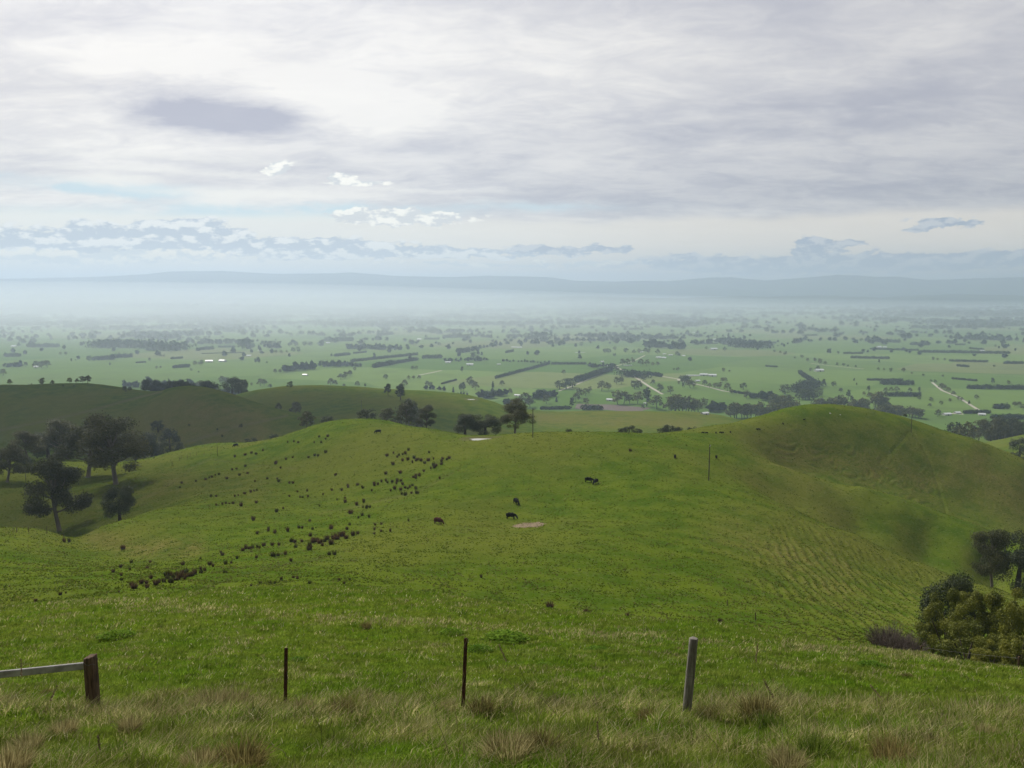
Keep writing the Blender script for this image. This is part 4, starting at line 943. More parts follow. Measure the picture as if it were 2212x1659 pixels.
SL = [
 (5,106,190,778,'long','long white roofed dairy at the left of the farm group'),(5,190,236,776,'barn','domed looking white shed in the middle of the dairy group'),(5,244,292,780,'barn','white shed at the right end of the dairy group'),
 (5,160,190,812,'house','white roofed house below the dairy group among trees'),(5,905,958,750,'barn','white roofed farm below a dark tree on the open plain'),(5,1700,1752,1022,'barn','pale farm shed near the plantation at the right'),
 (5,255,297,616,'barn','white shed beyond the dairy, on the open plain'),(5,265,350,553,'long','long thin white shed far off above the dairy'),(5,2010,2106,555,'long','long thin white shed at the far right of the plain'),
 (5,1772,1812,1012,'house','white house in front of the low hedge at the right'),(5,1925,1965,1022,'house','white house at the right end of the low hedge'),(5,1290,1320,602,'house','left pale house of two on the hazy right plain'),(5,1330,1352,602,'house','right pale house of two on the hazy right plain'),
 (5,1930,1956,624,'barn','small white shed by the long hedge at the far right'),(5,145,160,509,'barn','small bright shed in the haze right of centre'),(5,85,100,655,'barn','small white shed left of the dairy field'),(5,1090,1112,972,'house','small house among dark trees below the wooded creek'),
 (4,1100,1166,602,'long','long bright shed alone in the middle of the plain'),(4,1495,1522,633,'long','left half of a pair of low sheds, middle of the plain'),(4,1530,1558,633,'long','right half of a pair of low sheds, middle of the plain'),
 (4,820,862,712,'barn','grey white shed at the left of the central farmyard'),(4,868,888,680,'house','small house above the central farmyard'),(4,688,722,697,'barn','white sheds left of the central farmyard'),(4,1008,1032,709,'barn','white shed at the right end of the central farmyard'),
 (4,1660,1722,717,'long','long white building at the crossroads'),(4,1800,1852,714,'long','white building right of the crossroads'),(4,1895,1920,632,'barn','bright shed among trees beyond the crossroads'),(4,2040,2062,644,'barn','left white shed of two beyond the crossroads'),
 (4,2075,2102,651,'barn','right white shed of two beyond the crossroads'),(4,2160,2180,654,'barn','small white shed at the right of the row beyond the crossroads'),(4,2000,2030,667,'house','left white house in the short row beyond the crossroads'),(4,2036,2062,668,'house','right white house in the short row beyond the crossroads'),
 (4,1652,1675,692,'house','small house just above the crossroads'),(4,1118,1155,903,'barn','pale blue shed among gums below the central fields'),(4,1692,1738,932,'barn','brown white shed beside the ploughed field'),(4,1922,1942,949,'barn','tiny bright shed by the road above the near trees'),
 (4,512,542,554,'barn','bright shed far off left of centre'),(3,1280,1325,692,'barn','left white farm shed of two on the left plain'),(3,1362,1408,690,'barn','right white farm shed of two on the left plain'),(3,212,242,724,'house','white house in a clump of gums at far left'),
 (3,1882,1914,775,'barn','white shed alone in a field above the far hill'),(3,2028,2052,575,'house','white house under a long hedge'),(3,1533,1562,655,'barn','small pale shed on the left plain'),(3,983,1012,580,'house','pale house at the foot of the dark wood'),
 (3,0,45,514,'long','bright shed in the haze at the left edge'),(3,72,102,597,'house','pale house beside a dark hedge at far left'),(3,1605,1620,620,'barn','tiny white hut on the left plain'),(5,650,680,428,'barn','white building deep in the haze at the right'),
]
for c, x0, x1, y, k, lab in SL: shed(c, x0, x1, y, k, lab)

# ------------------------------------------------------------------ roads on the plain, laid on the ground
def ribbon(name, uvs, w, m, lo=1120, lift=0.10, kind='structure'):
    P = [at(u, v, lo) for u, v in uvs]; pts = []
    for a, b in zip(P, P[1:]):
        n = max(2, int((b - a).length / 12)); pts += [a.lerp(b, i / n) for i in range(n)]
    pts.append(P[-1]); V = []
    for i, p in enumerate(pts):
        d = (pts[min(i + 1, len(pts) - 1)] - pts[max(i - 1, 0)]); d.z = 0; d.normalize(); s = Vector((-d.y, d.x, 0)) * w / 2
        for q in (p - s, p + s): V.append((q.x, q.y, float(hgt(q.x, q.y)) + lift))
    Q = [(2 * i, 2 * i + 1, 2 * i + 3, 2 * i + 2) for i in range(len(pts) - 1)]
    o = link(name, mesh_np(name, V, Q, m)); tag(o, kind=kind); return o
M['gravel'] = plain_mat('gravel', (0.36, 0.33, 0.27), (0.50, 0.46, 0.38), 0.6, 0.9)
C4 = lambda L: [(cu(4, x), cv(y)) for x, y in L]
C5 = lambda L: [(cu(5, x), cv(y)) for x, y in L]
ribbon('road', C4([(1395, 872), (1505, 830), (1600, 790), (1680, 752), (1745, 717), (1850, 690), (1930, 650)]), 5.5, M['gravel'])
ribbon('road', C4([(1885, 795), (1960, 845), (2040, 892)]), 7, M['gravel'])
ribbon('road', C4([(1745, 717), (1885, 795)]), 7, M['gravel'])
ribbon('road', C4([(2035, 780), (2140, 798)]) + C5([(60, 805), (210, 838), (340, 872), (450, 888)]), 7, M['gravel'])
ribbon('farm_track', C4([(520, 774), (600, 758), (665, 744)]), 7, M['gravel'])
ribbon('road', C5([(1635, 818), (1700, 870), (1790, 905), (1860, 950), (1925, 990)]), 6, M['gravel'])
ribbon('farm_track', C5([(880, 700), (1010, 715), (1210, 735)]), 6, M['gravel'])
ribbon('farm_track', C5([(1740, 1010), (1830, 1016)]), 10, M['gravel'])
M['plough'] = plain_mat('ploughed_soil', (0.10, 0.075, 0.06), (0.16, 0.12, 0.10), 0.2, 0.95)
ribbon('ploughed_field', C4([(1500, 968), (1700, 972), (1925, 992)]), 70, M['plough'], 1120, 0.25)

# ------------------------------------------------------------------ farm dams
def blob(cx_, cy_, rx, ry, z, name, m, wob=.12, dome=0.0, rings=1):
    n = 40; V = [(cx_, cy_, z + dome)]; Q = []
    for r in range(1, rings + 1):
        f = r / rings
        for k in range(n):
            a = 2 * math.pi * k / n; w = 1 + wob * math.sin(3 * a + 1) + wob * .6 * math.sin(5 * a)
            V.append((cx_ + math.cos(a) * rx * w * f, cy_ + math.sin(a) * ry * w * f, z + dome * (1 - f * f)))
    me = bpy.data.meshes.new(name)
    F_ = [(0, 1 + k, 1 + (k + 1) % n) for k in range(n)]
    for r in range(1, rings):
        a, b = 1 + (r - 1) * n, 1 + r * n; F_ += [(a + k, b + k, b + (k + 1) % n, a + (k + 1) % n) for k in range(n)]
    me.from_pydata(V, [], F_); me.materials.append(m); return me
m, g = new_mat('muddy_water'); M['water'] = finish(m, g, (0.42, 0.40, 0.33), 0.12, spec=0.6)
def dam(i, lab):
    x, y, z, rx, ry = PONDS[i]
    w = link('farm_dam', blob(x, y, rx * .92, ry * .92, z + 0.02, 'farm_dam', M['water'])); tag(w, kind='structure')
for i in range(len(PONDS)): dam(i, '')
# bare trampled patch with hay scraps
def patch():
    p = at(1140, 1134, 100); rs = np.random.RandomState(2)
    m, g = new_mat('trampled_soil'); tc = g.n('ShaderNodeTexCoord'); n = g.noise(tc.outputs['Object'], 2.2, 6, .7)
    finish(m, g, g.mix(g.step(n, .38, .66), (0.10, 0.072, 0.040), (0.30, 0.225, 0.135)), .95, n, .8, .1)
    W, Dp = 4.1, 4.0; gx, gy = np.meshgrid(np.linspace(-1, 1, 70), np.linspace(-1, 1, 60))
    rr = np.hypot(gx, gy) * (1 + .22 * perlin(gx * 2.2, gy * 2.2, 3) + .12 * perlin(gx * 6, gy * 6, 4))
    X = p.x + gx * W * 1.1; Y = p.y + gy * Dp * 1.3; X = X + (gy > 0) * gy * 1.2
    Z = hgt(X, Y) + .12 * (1 - sstep(rr, .78, .98)) - .06 + .06 * fbm(X * 1.5, Y * 1.5, 3, 7)
    V = np.stack([X, Y, Z], -1).reshape(-1, 3); idx = np.arange(X.size).reshape(X.shape)
    Q = np.stack([idx[:-1, :-1], idx[:-1, 1:], idx[1:, 1:], idx[1:, :-1]], -1).reshape(-1, 4)
    tag(link('bare_soil', mesh_np('bare_soil', V, Q, m, True)), kind='structure')
patch()

# ------------------------------------------------------------------ power poles
M['pole_wood'] = plain_mat('pole_wood', (0.045, 0.038, 0.03), (0.11, 0.095, 0.08), 3, 0.85, (1, 1, .1))
M['porcelain'] = plain_mat('porcelain', (0.5, 0.5, 0.5), (0.7, 0.7, 0.7), 3, 0.3)
def pole_mesh():
    v, q = tube([(0, 0, -.06), (0, 0, .5), (0, 0, 1)], [.0155, .014, .011], 10); v2 = list(v) + [(0, 0, 1.002)]; n = len(v)
    me = bpy.data.meshes.new('pole'); me.from_pydata(v2, [], list(q) + [(n - 10 + k, n - 10 + (k + 1) % 10, n) for k in range(10)]); me.materials.append(M['pole_wood'])
    arm = bpy.data.meshes.new('crossarm'); bv, bq = box(-.085, .085, -.021, -.009, .945, .958); arm.from_pydata(bv, [], bq); arm.materials.append(M['pole_wood'])
    iv, iq = tube([(0, -.015, .958), (0, -.015, .963), (0, -.015, .972), (0, -.015, .976)], [.003, .007, .007, .002], 8)
    ins = mesh_np('insulator', iv, iq, M['porcelain'], True)
    return me, arm, ins
pm = pole_mesh()
def power_pole(p, H, lab, rz):
    o = empty('power_pole', p, rz, H); link('pole', pm[0], o); a = link('crossarm', pm[1], o)
    for x in (-.075, .075):
        i = link('insulator', pm[2], a); i.location = (x, 0, 0)
    tag(o, lab, 'power pole', 'power poles over the hills')
for (u, v, vt, lo, lab, rz) in [(1151, 945, 882, 200, 'power pole on the ridge beside the tall open gum', .9), (1531, 1038, 960, 150, 'tallest power pole, standing out on the open slope right of the cows', 1.2),
                            (470, 986, 955, 250, 'short power pole on the left end of the long ridge', 1.4), (1968, 934, 895, 320, 'power pole near the right end of the big hill, where two tracks meet', 1.3),
                            (781, 890, 864, 650, 'dim power pole against the shaded far hill', 1.2), (57, 1053, 1016, 220, 'thin power pole on the green flat at the left edge', 1.4)]:
    p = at(u, v, lo); power_pole(p, rise(v, vt, p.y), lab, rz)

# ------------------------------------------------------------------ near fence
def timber(name, c1, c2): 
    m, g = new_mat(name); tc = g.n('ShaderNodeTexCoord'); mp = g.n('ShaderNodeMapping'); g.put(mp.inputs[0], tc.outputs['Object']); mp.inputs['Scale'].default_value = (26, 26, 2.2)
    n = g.noise(mp.outputs[0], 1.0, 7, .65); n2 = g.noise(tc.outputs['Object'], 6, 4, .6)
    c = g.mix(g.step(n, .35, .65), c1, c2); c = g.mix(g.mul(g.step(n2, .55, .7), .5), c, (.09, .10, .05))
    return finish(m, g, c, .9, n, .9, .012)
M['old_timber'] = timber('old_timber', (0.045, 0.028, 0.018), (0.15, 0.095, 0.06))
M['grey_timber'] = timber('grey_timber', (0.10, 0.085, 0.07), (0.27, 0.25, 0.22))
M['rail_wood'] = plain_mat('rail_wood', (0.20, 0.19, 0.18), (0.36, 0.35, 0.34), 5, .7)
M['rust'] = plain_mat('rusty_steel', (0.030, 0.014, 0.010), (0.11, 0.045, 0.028), 12, .8, spec=.3)
M['wire'] = plain_mat('wire', (0.10, 0.09, 0.085), (0.22, 0.2, 0.19), 20, .5, metal=.6)
def post_mesh(name, H, r, mat, seed, tilt_top=0.0, square=False):
    rnd = random.Random(seed); n = 22; V = []; Q = []; lv = 16; off = [rnd.uniform(-.07, .07) for _ in range(n)]
    if square: off = [(.13 * math.cos(4 * 2 * math.pi * (k + .5) / n) * -1 + rnd.uniform(-.03, .03)) for k in range(n)]
    for i in range(lv + 1):
        t = i / lv
        for k in range(n):
            a = 2 * math.pi * k / n; rr = r * (1 + off[k] + .02 * math.sin(t * 9 + k) + rnd.uniform(-.012, .012)) * (1.04 - .06 * t)
            x, y = math.cos(a) * rr, math.sin(a) * rr; V.append((x, y, -.25 + t * (H + .25) + (tilt_top * x / r * t ** 8 if i else 0) + (rnd.uniform(-.008, .008) if i == lv else 0)))
    for i in range(lv):
        for k in range(n): Q.append((i * n + k, i * n + (k + 1) % n, (i + 1) * n + (k + 1) % n, (i + 1) * n + k))
    b = lv * n; ring = []
    for k in range(n): x, y, z = V[b + k]; V.append((x * .82, y * .82, z + .006)); ring.append(len(V) - 1)
    V.append((0, 0, H + .004)); c_ = len(V) - 1
    for k in range(n): Q.append((b + k, b + (k + 1) % n, ring[(k + 1) % n], ring[k])); Q.append((ring[k], ring[(k + 1) % n], c_))
    me = bpy.data.meshes.new(name); me.from_pydata(V, [], Q); me.materials.append(mat)
    for p_ in me.polygons: p_.use_smooth = True
    return me
def uv_at(u, v, D): b = float(slope(v)); return Vector((float(side(u, b)) * D, D, -b * D))
# gate end: thick brown post with a weathered rail
p = at(203, 1538, 9, 20); H = rise(1538, 1418, p.y)
gt = empty('rail_fence', p); tag(gt, 'thick brown timber post holding a weathered grey rail, at the left edge', 'fence')
link('post', post_mesh('post', H, .098, M['old_timber'], 3, .022, True), gt)
a = uv_at(192, 1437, p.y - .02) - p; far_end = uv_at(-330, 1487, p.y - .9) - p
def beam(a, b, w, h, mat, name):
    d = (b - a); L = d.length; n = 24; V = []; Q = []; d.normalize(); s = Vector((-d.y, d.x, 0)).normalized(); up = s.cross(d) * -1
    if up.z < 0: up = -up
    rnd = random.Random(1)
    for i in range(n + 1):
        c_ = a + d * (L * i / n) + up * (-.012 * math.sin(i / n * 3.1)); ww = w / 2; hh = h / 2; ch = .010
        for (x, z) in ((-ww + ch, -hh), (ww - ch, -hh), (ww, -hh + ch), (ww, hh - ch), (ww - ch, hh), (-ww + ch, hh), (-ww, hh - ch), (-ww, -hh + ch)):
            V.append(tuple(c_ + s * (x + rnd.uniform(-.0006, .0006)) + up * (z + rnd.uniform(-.001, .001))))
    for i in range(n):
        for k in range(8): Q.append((i * 8 + k, i * 8 + (k + 1) % 8, i * 8 + 8 + (k + 1) % 8, i * 8 + 8 + k))
    Q += [tuple(range(8)), tuple(n * 8 + k for k in range(7, -1, -1))]
    me = bpy.data.meshes.new(name); me.from_pydata(V, [], Q); me.materials.append(mat); return me
link('rail', beam(a, far_end, .055, .118, M['rail_wood'], 'rail'), gt)
lp = [];
for k in range(15):
    t = 2 * math.pi * k / 14; lp.append((-.115 + .022 * math.cos(t) * .8, -.09, H - .215 + .036 * math.sin(t)))
v_, q_ = tube(lp, [.0045] * 15, 6); link('wire_loop', mesh_np('wire_loop', v_, q_, M['wire'], True), gt)
cps = [Vector((-.12 + .24 * t, -.10 - .02 * math.sin(t * 3.1), H - .06 - .05 * t + .02 * math.sin(t * 9))) for t in [i / 12 for i in range(13)]]
v_, q_ = tube(cps, [.004] * 13, 6); link('tie_wire', mesh_np('tie_wire', v_, q_, M['wire'], True), gt)
# the left pier of the rail stands out of frame
p2 = Vector((p.x + far_end.x, p.y + far_end.y, 0)); p2.z = float(hgt(p2.x, p2.y))
link('post', post_mesh('post', H, .09, M['old_timber'], 5, .03, True), gt).location = p2 - p
# grey round post
p = at(1482, 1556, 9, 20); H = rise(1556, 1379, p.y)
ps = empty('fence_post', p); ps.rotation_euler = (0, R(3.6), 0); tag(ps, 'round grey timber fence post with a flat pale top, right of centre', 'fence post')
link('post', post_mesh('post', H, .070, M['grey_timber'], 8), ps)
v_, q_ = tube([Vector((.0735 * math.cos(t), .0735 * math.sin(t), H * .62 - .12 * t / 6.3 + .02 * math.sin(3 * t))) for t in [i * .45 for i in range(15)]], [.0028] * 15, 5)
link('tie_wire', mesh_np('tie_wire', v_, q_, M['wire'], True), ps)
# steel star pickets: three fins
def picket_mesh(H):
    V = []; Q = []; prof = []
    for k in range(3):
        a = math.pi / 2 + k * 2 * math.pi / 3
        for (r, o) in ((.006, -1.04), (.034, -.09), (.036, 0.0), (.034, .09)):
            prof.append((math.cos(a + o) * r, math.sin(a + o) * r))
    n = len(prof)
    for z in (-.25, H * .3, H * .7, H):
        for x, y in prof: V.append((x, y, z))
    for i in range(3):
        for k in range(n): Q.append((i * n + k, i * n + (k + 1) % n, (i + 1) * n + (k + 1) % n, (i + 1) * n + k))
    Q.append(tuple(3 * n + k for k in range(n)))
    me = bpy.data.meshes.new('picket'); me.from_pydata(V, [], Q); me.materials.append(M['rust']); return me
for (u, v, vt, lean, lab, strand) in [(616, 1528, 1400, 2.6, 'short rusty steel picket with a loose wire strand, nearest the brown post', True), (999, 1540, 1379, 2.8, 'dark rusty steel picket in the middle of the fence line', False)]:
    p = at(u, v, 9, 20); H = rise(v, vt, p.y); o = empty('steel_picket', p, 0); o.rotation_euler = (0, R(lean), R(20)); tag(o, lab, 'fence post', 'rusty steel pickets')
    link('picket', picket_mesh(H), o)
    if strand:
        v_, q_ = tube([(.02, -.03, H * .62), (.03, -.05, H * .5), (.055, -.05, H * .38), (.06, -.05, H * .30)], [.003] * 4, 5)
        link('wire_strand', mesh_np('wire_strand', v_, q_, M['wire'], True), o)
    else:
        v_, q_ = tube([(.035, -.0, H * .985), (.045, -.03, H * .97), (.04, -.01, H * .93)], [.004] * 3, 5)
        link('wire_clip', mesh_np('wire_clip', v_, q_, M['wire'], True), o)
# far fence posts on the slopes
fp = post_mesh('fence_post', 1.0, .07, M['old_timber'], 2)
for lab, L in (('thin post of the fence along the edge of the green flat at the left', [(36, 1150, 11), (62, 1150, 12), (101, 1152, 16), (137, 1161, 8)]),
               ('small fence post on the left end of the ridge by the short pole', [(388, 995, 8), (392, 990, 7), (405, 990, 8), (411, 986, 8), (424, 984, 7), (441, 983, 7), (456, 982, 6), (372, 1003, 7)]),
               ('low post on the slope above the near crest right of the grey post', [(1571, 1308, 14), (1632, 1340, 18)]),
               ('thin post of the fence beside the dark gum at the right edge', [(2140, 1225, 14), (2148, 1240, 12), (2164, 1258, 14), (2180, 1262, 12)])):
    for u, v, h in L:
        p = at(u, v, 60); o = link('fence_post', fp, None, p); s = h * p.y / F; o.scale = (min(s, 1), min(s, 1), s); o.rotation_euler = (R(random.uniform(-4, 4)), R(random.uniform(-4, 4)), 0); tag(o, lab, 'fence post', lab + ' group')

# ------------------------------------------------------------------ cattle
def skin_mesh(name, pts, edges, rad, mat, sub=2, extra=None):
    me = bpy.data.meshes.new(name); me.from_pydata(pts, edges, []); o = bpy.data.objects.new(name, me); COL.objects.link(o)
    sk = o.modifiers.new('skin', 'SKIN'); 
    lay = me.skin_vertices[0] if len(me.skin_vertices) else None
    if lay is None:
        bpy.context.view_layer.update()
        lay = me.skin_vertices[0]
    for i, r in enumerate(rad):
        lay.data[i].radius = r if isinstance(r, tuple) else (r, r)
    lay.data[0].use_root = True
    sb = o.modifiers.new('sub', 'SUBSURF'); sb.levels = sub; sb.render_levels = sub
    bpy.context.view_layer.update()
    out = bpy.data.meshes.new_from_object(o.evaluated_get(bpy.context.evaluated_depsgraph_get())); out.name = name
    bpy.data.objects.remove(o); bpy.data.meshes.remove(me)
    out.materials.clear(); out.materials.append(mat)
    for p_ in out.polygons: p_.use_smooth = True
    return out
def cow_mesh(name, mat, graze=True):
    # facing +x, 1.35 m at the withers
    P = [(-.05, 0, .93), (.35, 0, .93), (.68, 0, .99), (-.45, 0, .96), (-.80, 0, 1.03), (-1.00, 0, 1.06)]
    Rr = [(.42, .46), (.42, .46), (.34, .40), (.42, .44), (.34, .34), (.17, .20)]
    E = [(0, 1), (1, 2), (0, 3), (3, 4), (4, 5)]
    def ch(frm, items):
        k = frm
        for p_, r in items:
            P.append(p_); Rr.append(r); E.append((k, len(P) - 1)); k = len(P) - 1
        return k
    if graze: hd = ch(2, [((1.02, 0, .90), (.24, .27)), ((1.22, .02, .66), (.17, .19)), ((1.34, .03, .46), (.19, .17)), ((1.42, .04, .24), (.14, .14)), ((1.46, .04, .06), (.105, .11))])
    else: hd = ch(2, [((.98, 0, 1.22), (.24, .25)), ((1.16, 0, 1.40), (.19, .19)), ((1.36, 0, 1.36), (.16, .15)), ((1.56, 0, 1.24), (.11, .11))])
    for s in (-1, 1):
        ch(2, [((.66, s * .20, .68), .17), ((.64, s * .20, .42), .085), ((.66, s * .20, .12), .062), ((.70, s * .20, -.04), .08)])
        ch(4, [((-.78, s * .20, .76), .22), ((-.68, s * .21, .58), .14), ((-.88, s * .21, .42), .085), ((-.84, s * .21, .12), .062), ((-.80, s * .21, -.04), .08)])
    tl = ch(5, [((-1.07, 0, .92), .035), ((-1.10, 0, .62), .022), ((-1.09, 0, .38), .04)])
    body = skin_mesh(name, P, E, Rr, mat)
    return body
def coat(name, c): 
    m, g = new_mat(name); tc = g.n('ShaderNodeTexCoord'); n = g.noise(tc.outputs['Object'], 9, 5, .6)
    return finish(m, g, g.mix(n, tuple(k * .6 for k in c), c), .75, n, .2, .01, .08)
M['black_coat'] = coat('black_coat', (0.008, 0.007, 0.007)); M['red_coat'] = coat('red_coat', (0.085, 0.022, 0.014)); M['horn'] = plain_mat('hoof', (.02, .018, .016), (.05, .045, .04), 5)
cow_b = cow_mesh('body', M['black_coat']); cow_r = cow_mesh('body', M['red_coat']); cow_up = cow_mesh('body', M['black_coat'], False)
def ear_mesh(mat, z, x):
    V, Q = merge([tube([(x, s * .10, z), (x - .02, s * .20, z + .01), (x - .03, s * .29, z - .02)], [.03, .05, .012], 7) for s in (-1, 1)]); return V, Q
eb = mesh_np('ears', *ear_mesh(None, .50, 1.30), M['black_coat'], True); er = mesh_np('ears', *ear_mesh(None, .50, 1.30), M['red_coat'], True); eu = mesh_np('ears', *ear_mesh(None, 1.44, 1.12), M['black_coat'], True)
def cow(u, v, rz, lab, kind='b', s=1.0, lo=60, hi=900):
    p = at(u, v, lo, hi); x, y = p.x, p.y; e = .8
    gx = float(hgt(x + e, y) - hgt(x - e, y)) / (2 * e); gy = float(hgt(x, y + e) - hgt(x, y - e)) / (2 * e)
    o = empty('cow', p, rz, s * 1.17); c_, s_ = math.cos(rz), math.sin(rz)
    o.rotation_euler = (0, -math.atan(gx * c_ + gy * s_), rz); o.location.z -= 0.03
    body, ear = {'b': (cow_b, eb), 'r': (cow_r, er), 'u': (cow_up, eu)}[kind]
    link('body', body, o); link('ears', ear, o); tag(o, lab, 'cow', 'cattle grazing on the hills')
cow(1104, 1121, R(-18), 'black cow grazing with its head at the bare soil patch', s=1.02)
cow(1115, 1089, R(-62), 'black cow seen end on, grazing just above the one at the soil patch')
cow(947, 1132, R(-35), 'red brown cow grazing left of the bare soil patch', 'r', .95)
cow(1272, 1042, R(-20), 'left black cow of the touching pair in the middle of the hill')
cow(1287, 1045, R(230), 'right black cow of the touching pair, facing towards the viewer', s=.92)
cow(817, 936, R(185), 'black cow with its head down near the top of the long ridge', lo=200)
cow(510, 965, R(180), 'tiny black cow on the left skyline of the long ridge', 'b', lo=250)
cow(930, 921, R(250), 'black cow on the skyline in front of the gum row', 'u', .9, lo=250)
for k, (x, y, rz) in enumerate([(205, 476, 0), (228, 477, 180), (285, 476, 80), (312, 475, 20), (325, 475, 200), (373, 472, 90), (535, 455, 10), (546, 454, 170), (693, 419, 90), (823, 395, 20)]):
    cow(1445.7 + .3542 * x, 768 + .3542 * y, R(rz), 'tiny dark calf in the line grazing along the foot of the right hilltop', 'u' if k % 3 == 0 else 'b', .5, lo=200, hi=600)
for k, (x, y) in enumerate([(35, 625), (287, 628)]):
    cow(1445.7 + .3542 * x, 768 + .3542 * y, R(80), ('dark calf left of the tallest power pole', 'dark calf just right of the tallest power pole')[k], 'b', .7, lo=150, hi=500)
# pale stones on the top of the right hill
def stone_mesh(seed):
    bm = bmesh.new(); bmesh.ops.create_icosphere(bm, subdivisions=2, radius=.5); rnd = random.Random(seed)
    for v in bm.verts: v.co *= rnd.uniform(.8, 1.15); v.co.z *= .6
    me = bpy.data.meshes.new('stone'); bm.to_mesh(me); bm.free(); me.materials.append(M['porcelain']); return me
st = stone_mesh(1)
for (u, v, s, lab) in [(1793, 893, .9, 'white stone on the top of the right hill, left of two'), (1815, 896, .6, 'smaller white stone on the top of the right hill')]:
    p = at(u, v, 300, 600); o = link('stone', st, None, p); o.scale = (s, s, s); tag(o, lab, 'stone')

# ------------------------------------------------------------------ rushes on the slope
def blades_mesh(name, n, seed, lo, hi, mat, spread=.42, base=.16, wid=.018, curve=.15):
    """unit-height tuft of upright blades"""
    rs = np.random.RandomState(seed); a = rs.rand(n) * 6.283; r = np.sqrt(rs.rand(n)) * base
    bx, by = np.cos(a) * r, np.sin(a) * r; a2 = a + rs.randn(n) * .5; out = rs.rand(n) * spread; h = rs.uniform(.5, 1.0, n) * (1 - .35 * (out / spread) ** 2)
    tx, ty = bx + np.cos(a2) * out, by + np.sin(a2) * out
    mx, my = bx + (tx - bx) * (.5 - curve), by + (ty - by) * (.5 - curve)
    w = wid * rs.uniform(.6, 1.3, n); pa = rs.rand(n) * 6.283; sx, sy = np.cos(pa) * w, np.sin(pa) * w; Z = np.zeros(n)
    V = np.stack([np.stack([bx - sx, by - sy, Z - .06], -1), np.stack([bx + sx, by + sy, Z - .06], -1), np.stack([mx + sx * .8, my + sy * .8, h * .6], -1), np.stack([mx - sx * .8, my - sy * .8, h * .6], -1),
                  np.stack([tx + sx * .15, ty + sy * .15, h], -1), np.stack([tx - sx * .15, ty - sy * .15, h], -1)], 1).reshape(-1, 3)
    o = np.arange(n)[:, None] * 6; Q = np.concatenate([o + [0, 1, 2, 3], o + [3, 2, 4, 5]])
    k = rs.rand(n)[:, None]; col = np.asarray(lo) * (1 - k) + np.asarray(hi) * k
    return mesh_np(name, V, Q, mat, False, np.repeat(col, 6, 0))
rush = [blades_mesh('rush_clump', 150, s, (0.030, 0.024, 0.012), (0.150, 0.095, 0.052), M['blade'], .50, .24, .020) for s in range(5)]
rush_g = [blades_mesh('rush_clump', 120, s + 20, (0.024, 0.032, 0.010), (0.090, 0.085, 0.030), M['blade'], .40, .28, .022) for s in range(2)]
L1 = "705,430 750,400 755,450 757,480 807,415 817,370 740,555 820,510 835,530 880,500 910,500 915,525 935,370 915,405 940,470 970,510 990,495 1020,490 1035,450 1060,450 1065,495 1080,465 1100,450 1110,475 1125,460 1150,475 1155,435 1160,460 1185,455 1210,440 1250,415 1250,435 1275,420 1305,385 1325,395 1403,380 1438,375 1400,435 1475,345 1595,340 1385,325 1375,310 1247,350 1510,295 1530,285 1550,285 1570,280 1600,275 1615,278 1640,265 1693,263 1735,262 1700,330 1730,328 1775,320 1840,275 1815,240 1835,245 1878,240 1925,270 1925,290 1930,205 1945,245 1960,240 1975,235 1990,250 2005,265 2020,240 2035,225 2060,255 2080,220 2095,225 2120,205 2135,205 2153,220 2195,200 410,560 375,570 222,610 80,650 1720,55 1575,105 1500,18 1670,165 1710,185 1790,175 1860,155 1880,157 1600,190 2060,160 2180,65 1562,515 1620,500 1680,500 1710,500 1750,475 1825,465 1850,470 1925,500 2110,480 2140,500 2175,480 2080,320 2047,322 1810,360 1138,385 400,240 430,240 765,285 1075,460 1045,470 1095,480 1130,445 1200,450"
L2 = "20,1385 45,1365 65,1385 105,1365 130,1360 225,1335 225,1360 230,1310 265,1305 315,1345 263,1345 70,1333 85,1310 90,1243 135,1270 155,1255 195,1265 165,1180 125,1195 60,1180 160,1210 180,1215 200,1210 40,1110 75,1095 160,1100 210,1115 225,1085 245,1080 265,1065 290,1060 300,1070 325,1065 350,1075 355,1060 375,1060 385,1080 317,1115 340,1105 375,1110 380,1135 400,1140 400,1100 415,1105 425,1095 440,1085 435,1130 460,1105 467,1130 460,1030 460,1045 480,1030 447,1040 505,1005 545,990 565,985 560,970 575,975 605,950 605,965 612,935 635,940 648,933 560,935 530,945 440,955 460,945 470,940 490,945 415,940 385,945 355,925 365,915 385,910 400,905 418,885 330,965 333,903 535,900 297,918 510,960 450,930 595,1045 372,1015 290,1020 418,1285 830,1605 1675,890 1928,928"
L3 = "1030,1310 1020,1335 1110,1300 1165,1290 1185,1280 1200,1275 1220,1265 1240,1260 1285,1285 1357,1265 1390,1215 1402,1255 1315,1235 1340,1230 1330,1160 1390,1150 1425,1140 1450,1145 1490,1125 1565,1190 1562,1200 1590,1225 1620,1175 1658,1165 1748,1165 1783,1153 1802,1155 1845,1135 1630,1078 1665,1075 1690,1080 1808,1048 1857,1045 1845,1060 1780,1080 1820,1080 1445,1300 1570,1285 1515,1285 1580,1300 1640,1310 1660,1310 1640,1385 1685,1360 1700,1390 1715,1390 1745,1385 1740,1355 1830,1375 1195,1385 1225,1385 1330,1385 1350,1380 1385,1370 1420,1360 1440,1355 1455,1350 1225,1435 1260,1430 1280,1425 1300,1427 1320,1425 1365,1435 1452,1420 1435,1520 1565,1470 1605,1455 1910,1405 1955,1395 2020,1430 2060,1410 2080,1445 2090,1500 2030,1505 1985,1480 1755,1525 1770,1570 1690,1560 1630,1575 1520,1580 2025,1320 2050,1330 1970,1320 1935,1350 1880,1350 2120,1310 1900,1265 1905,1260 1810,1440"
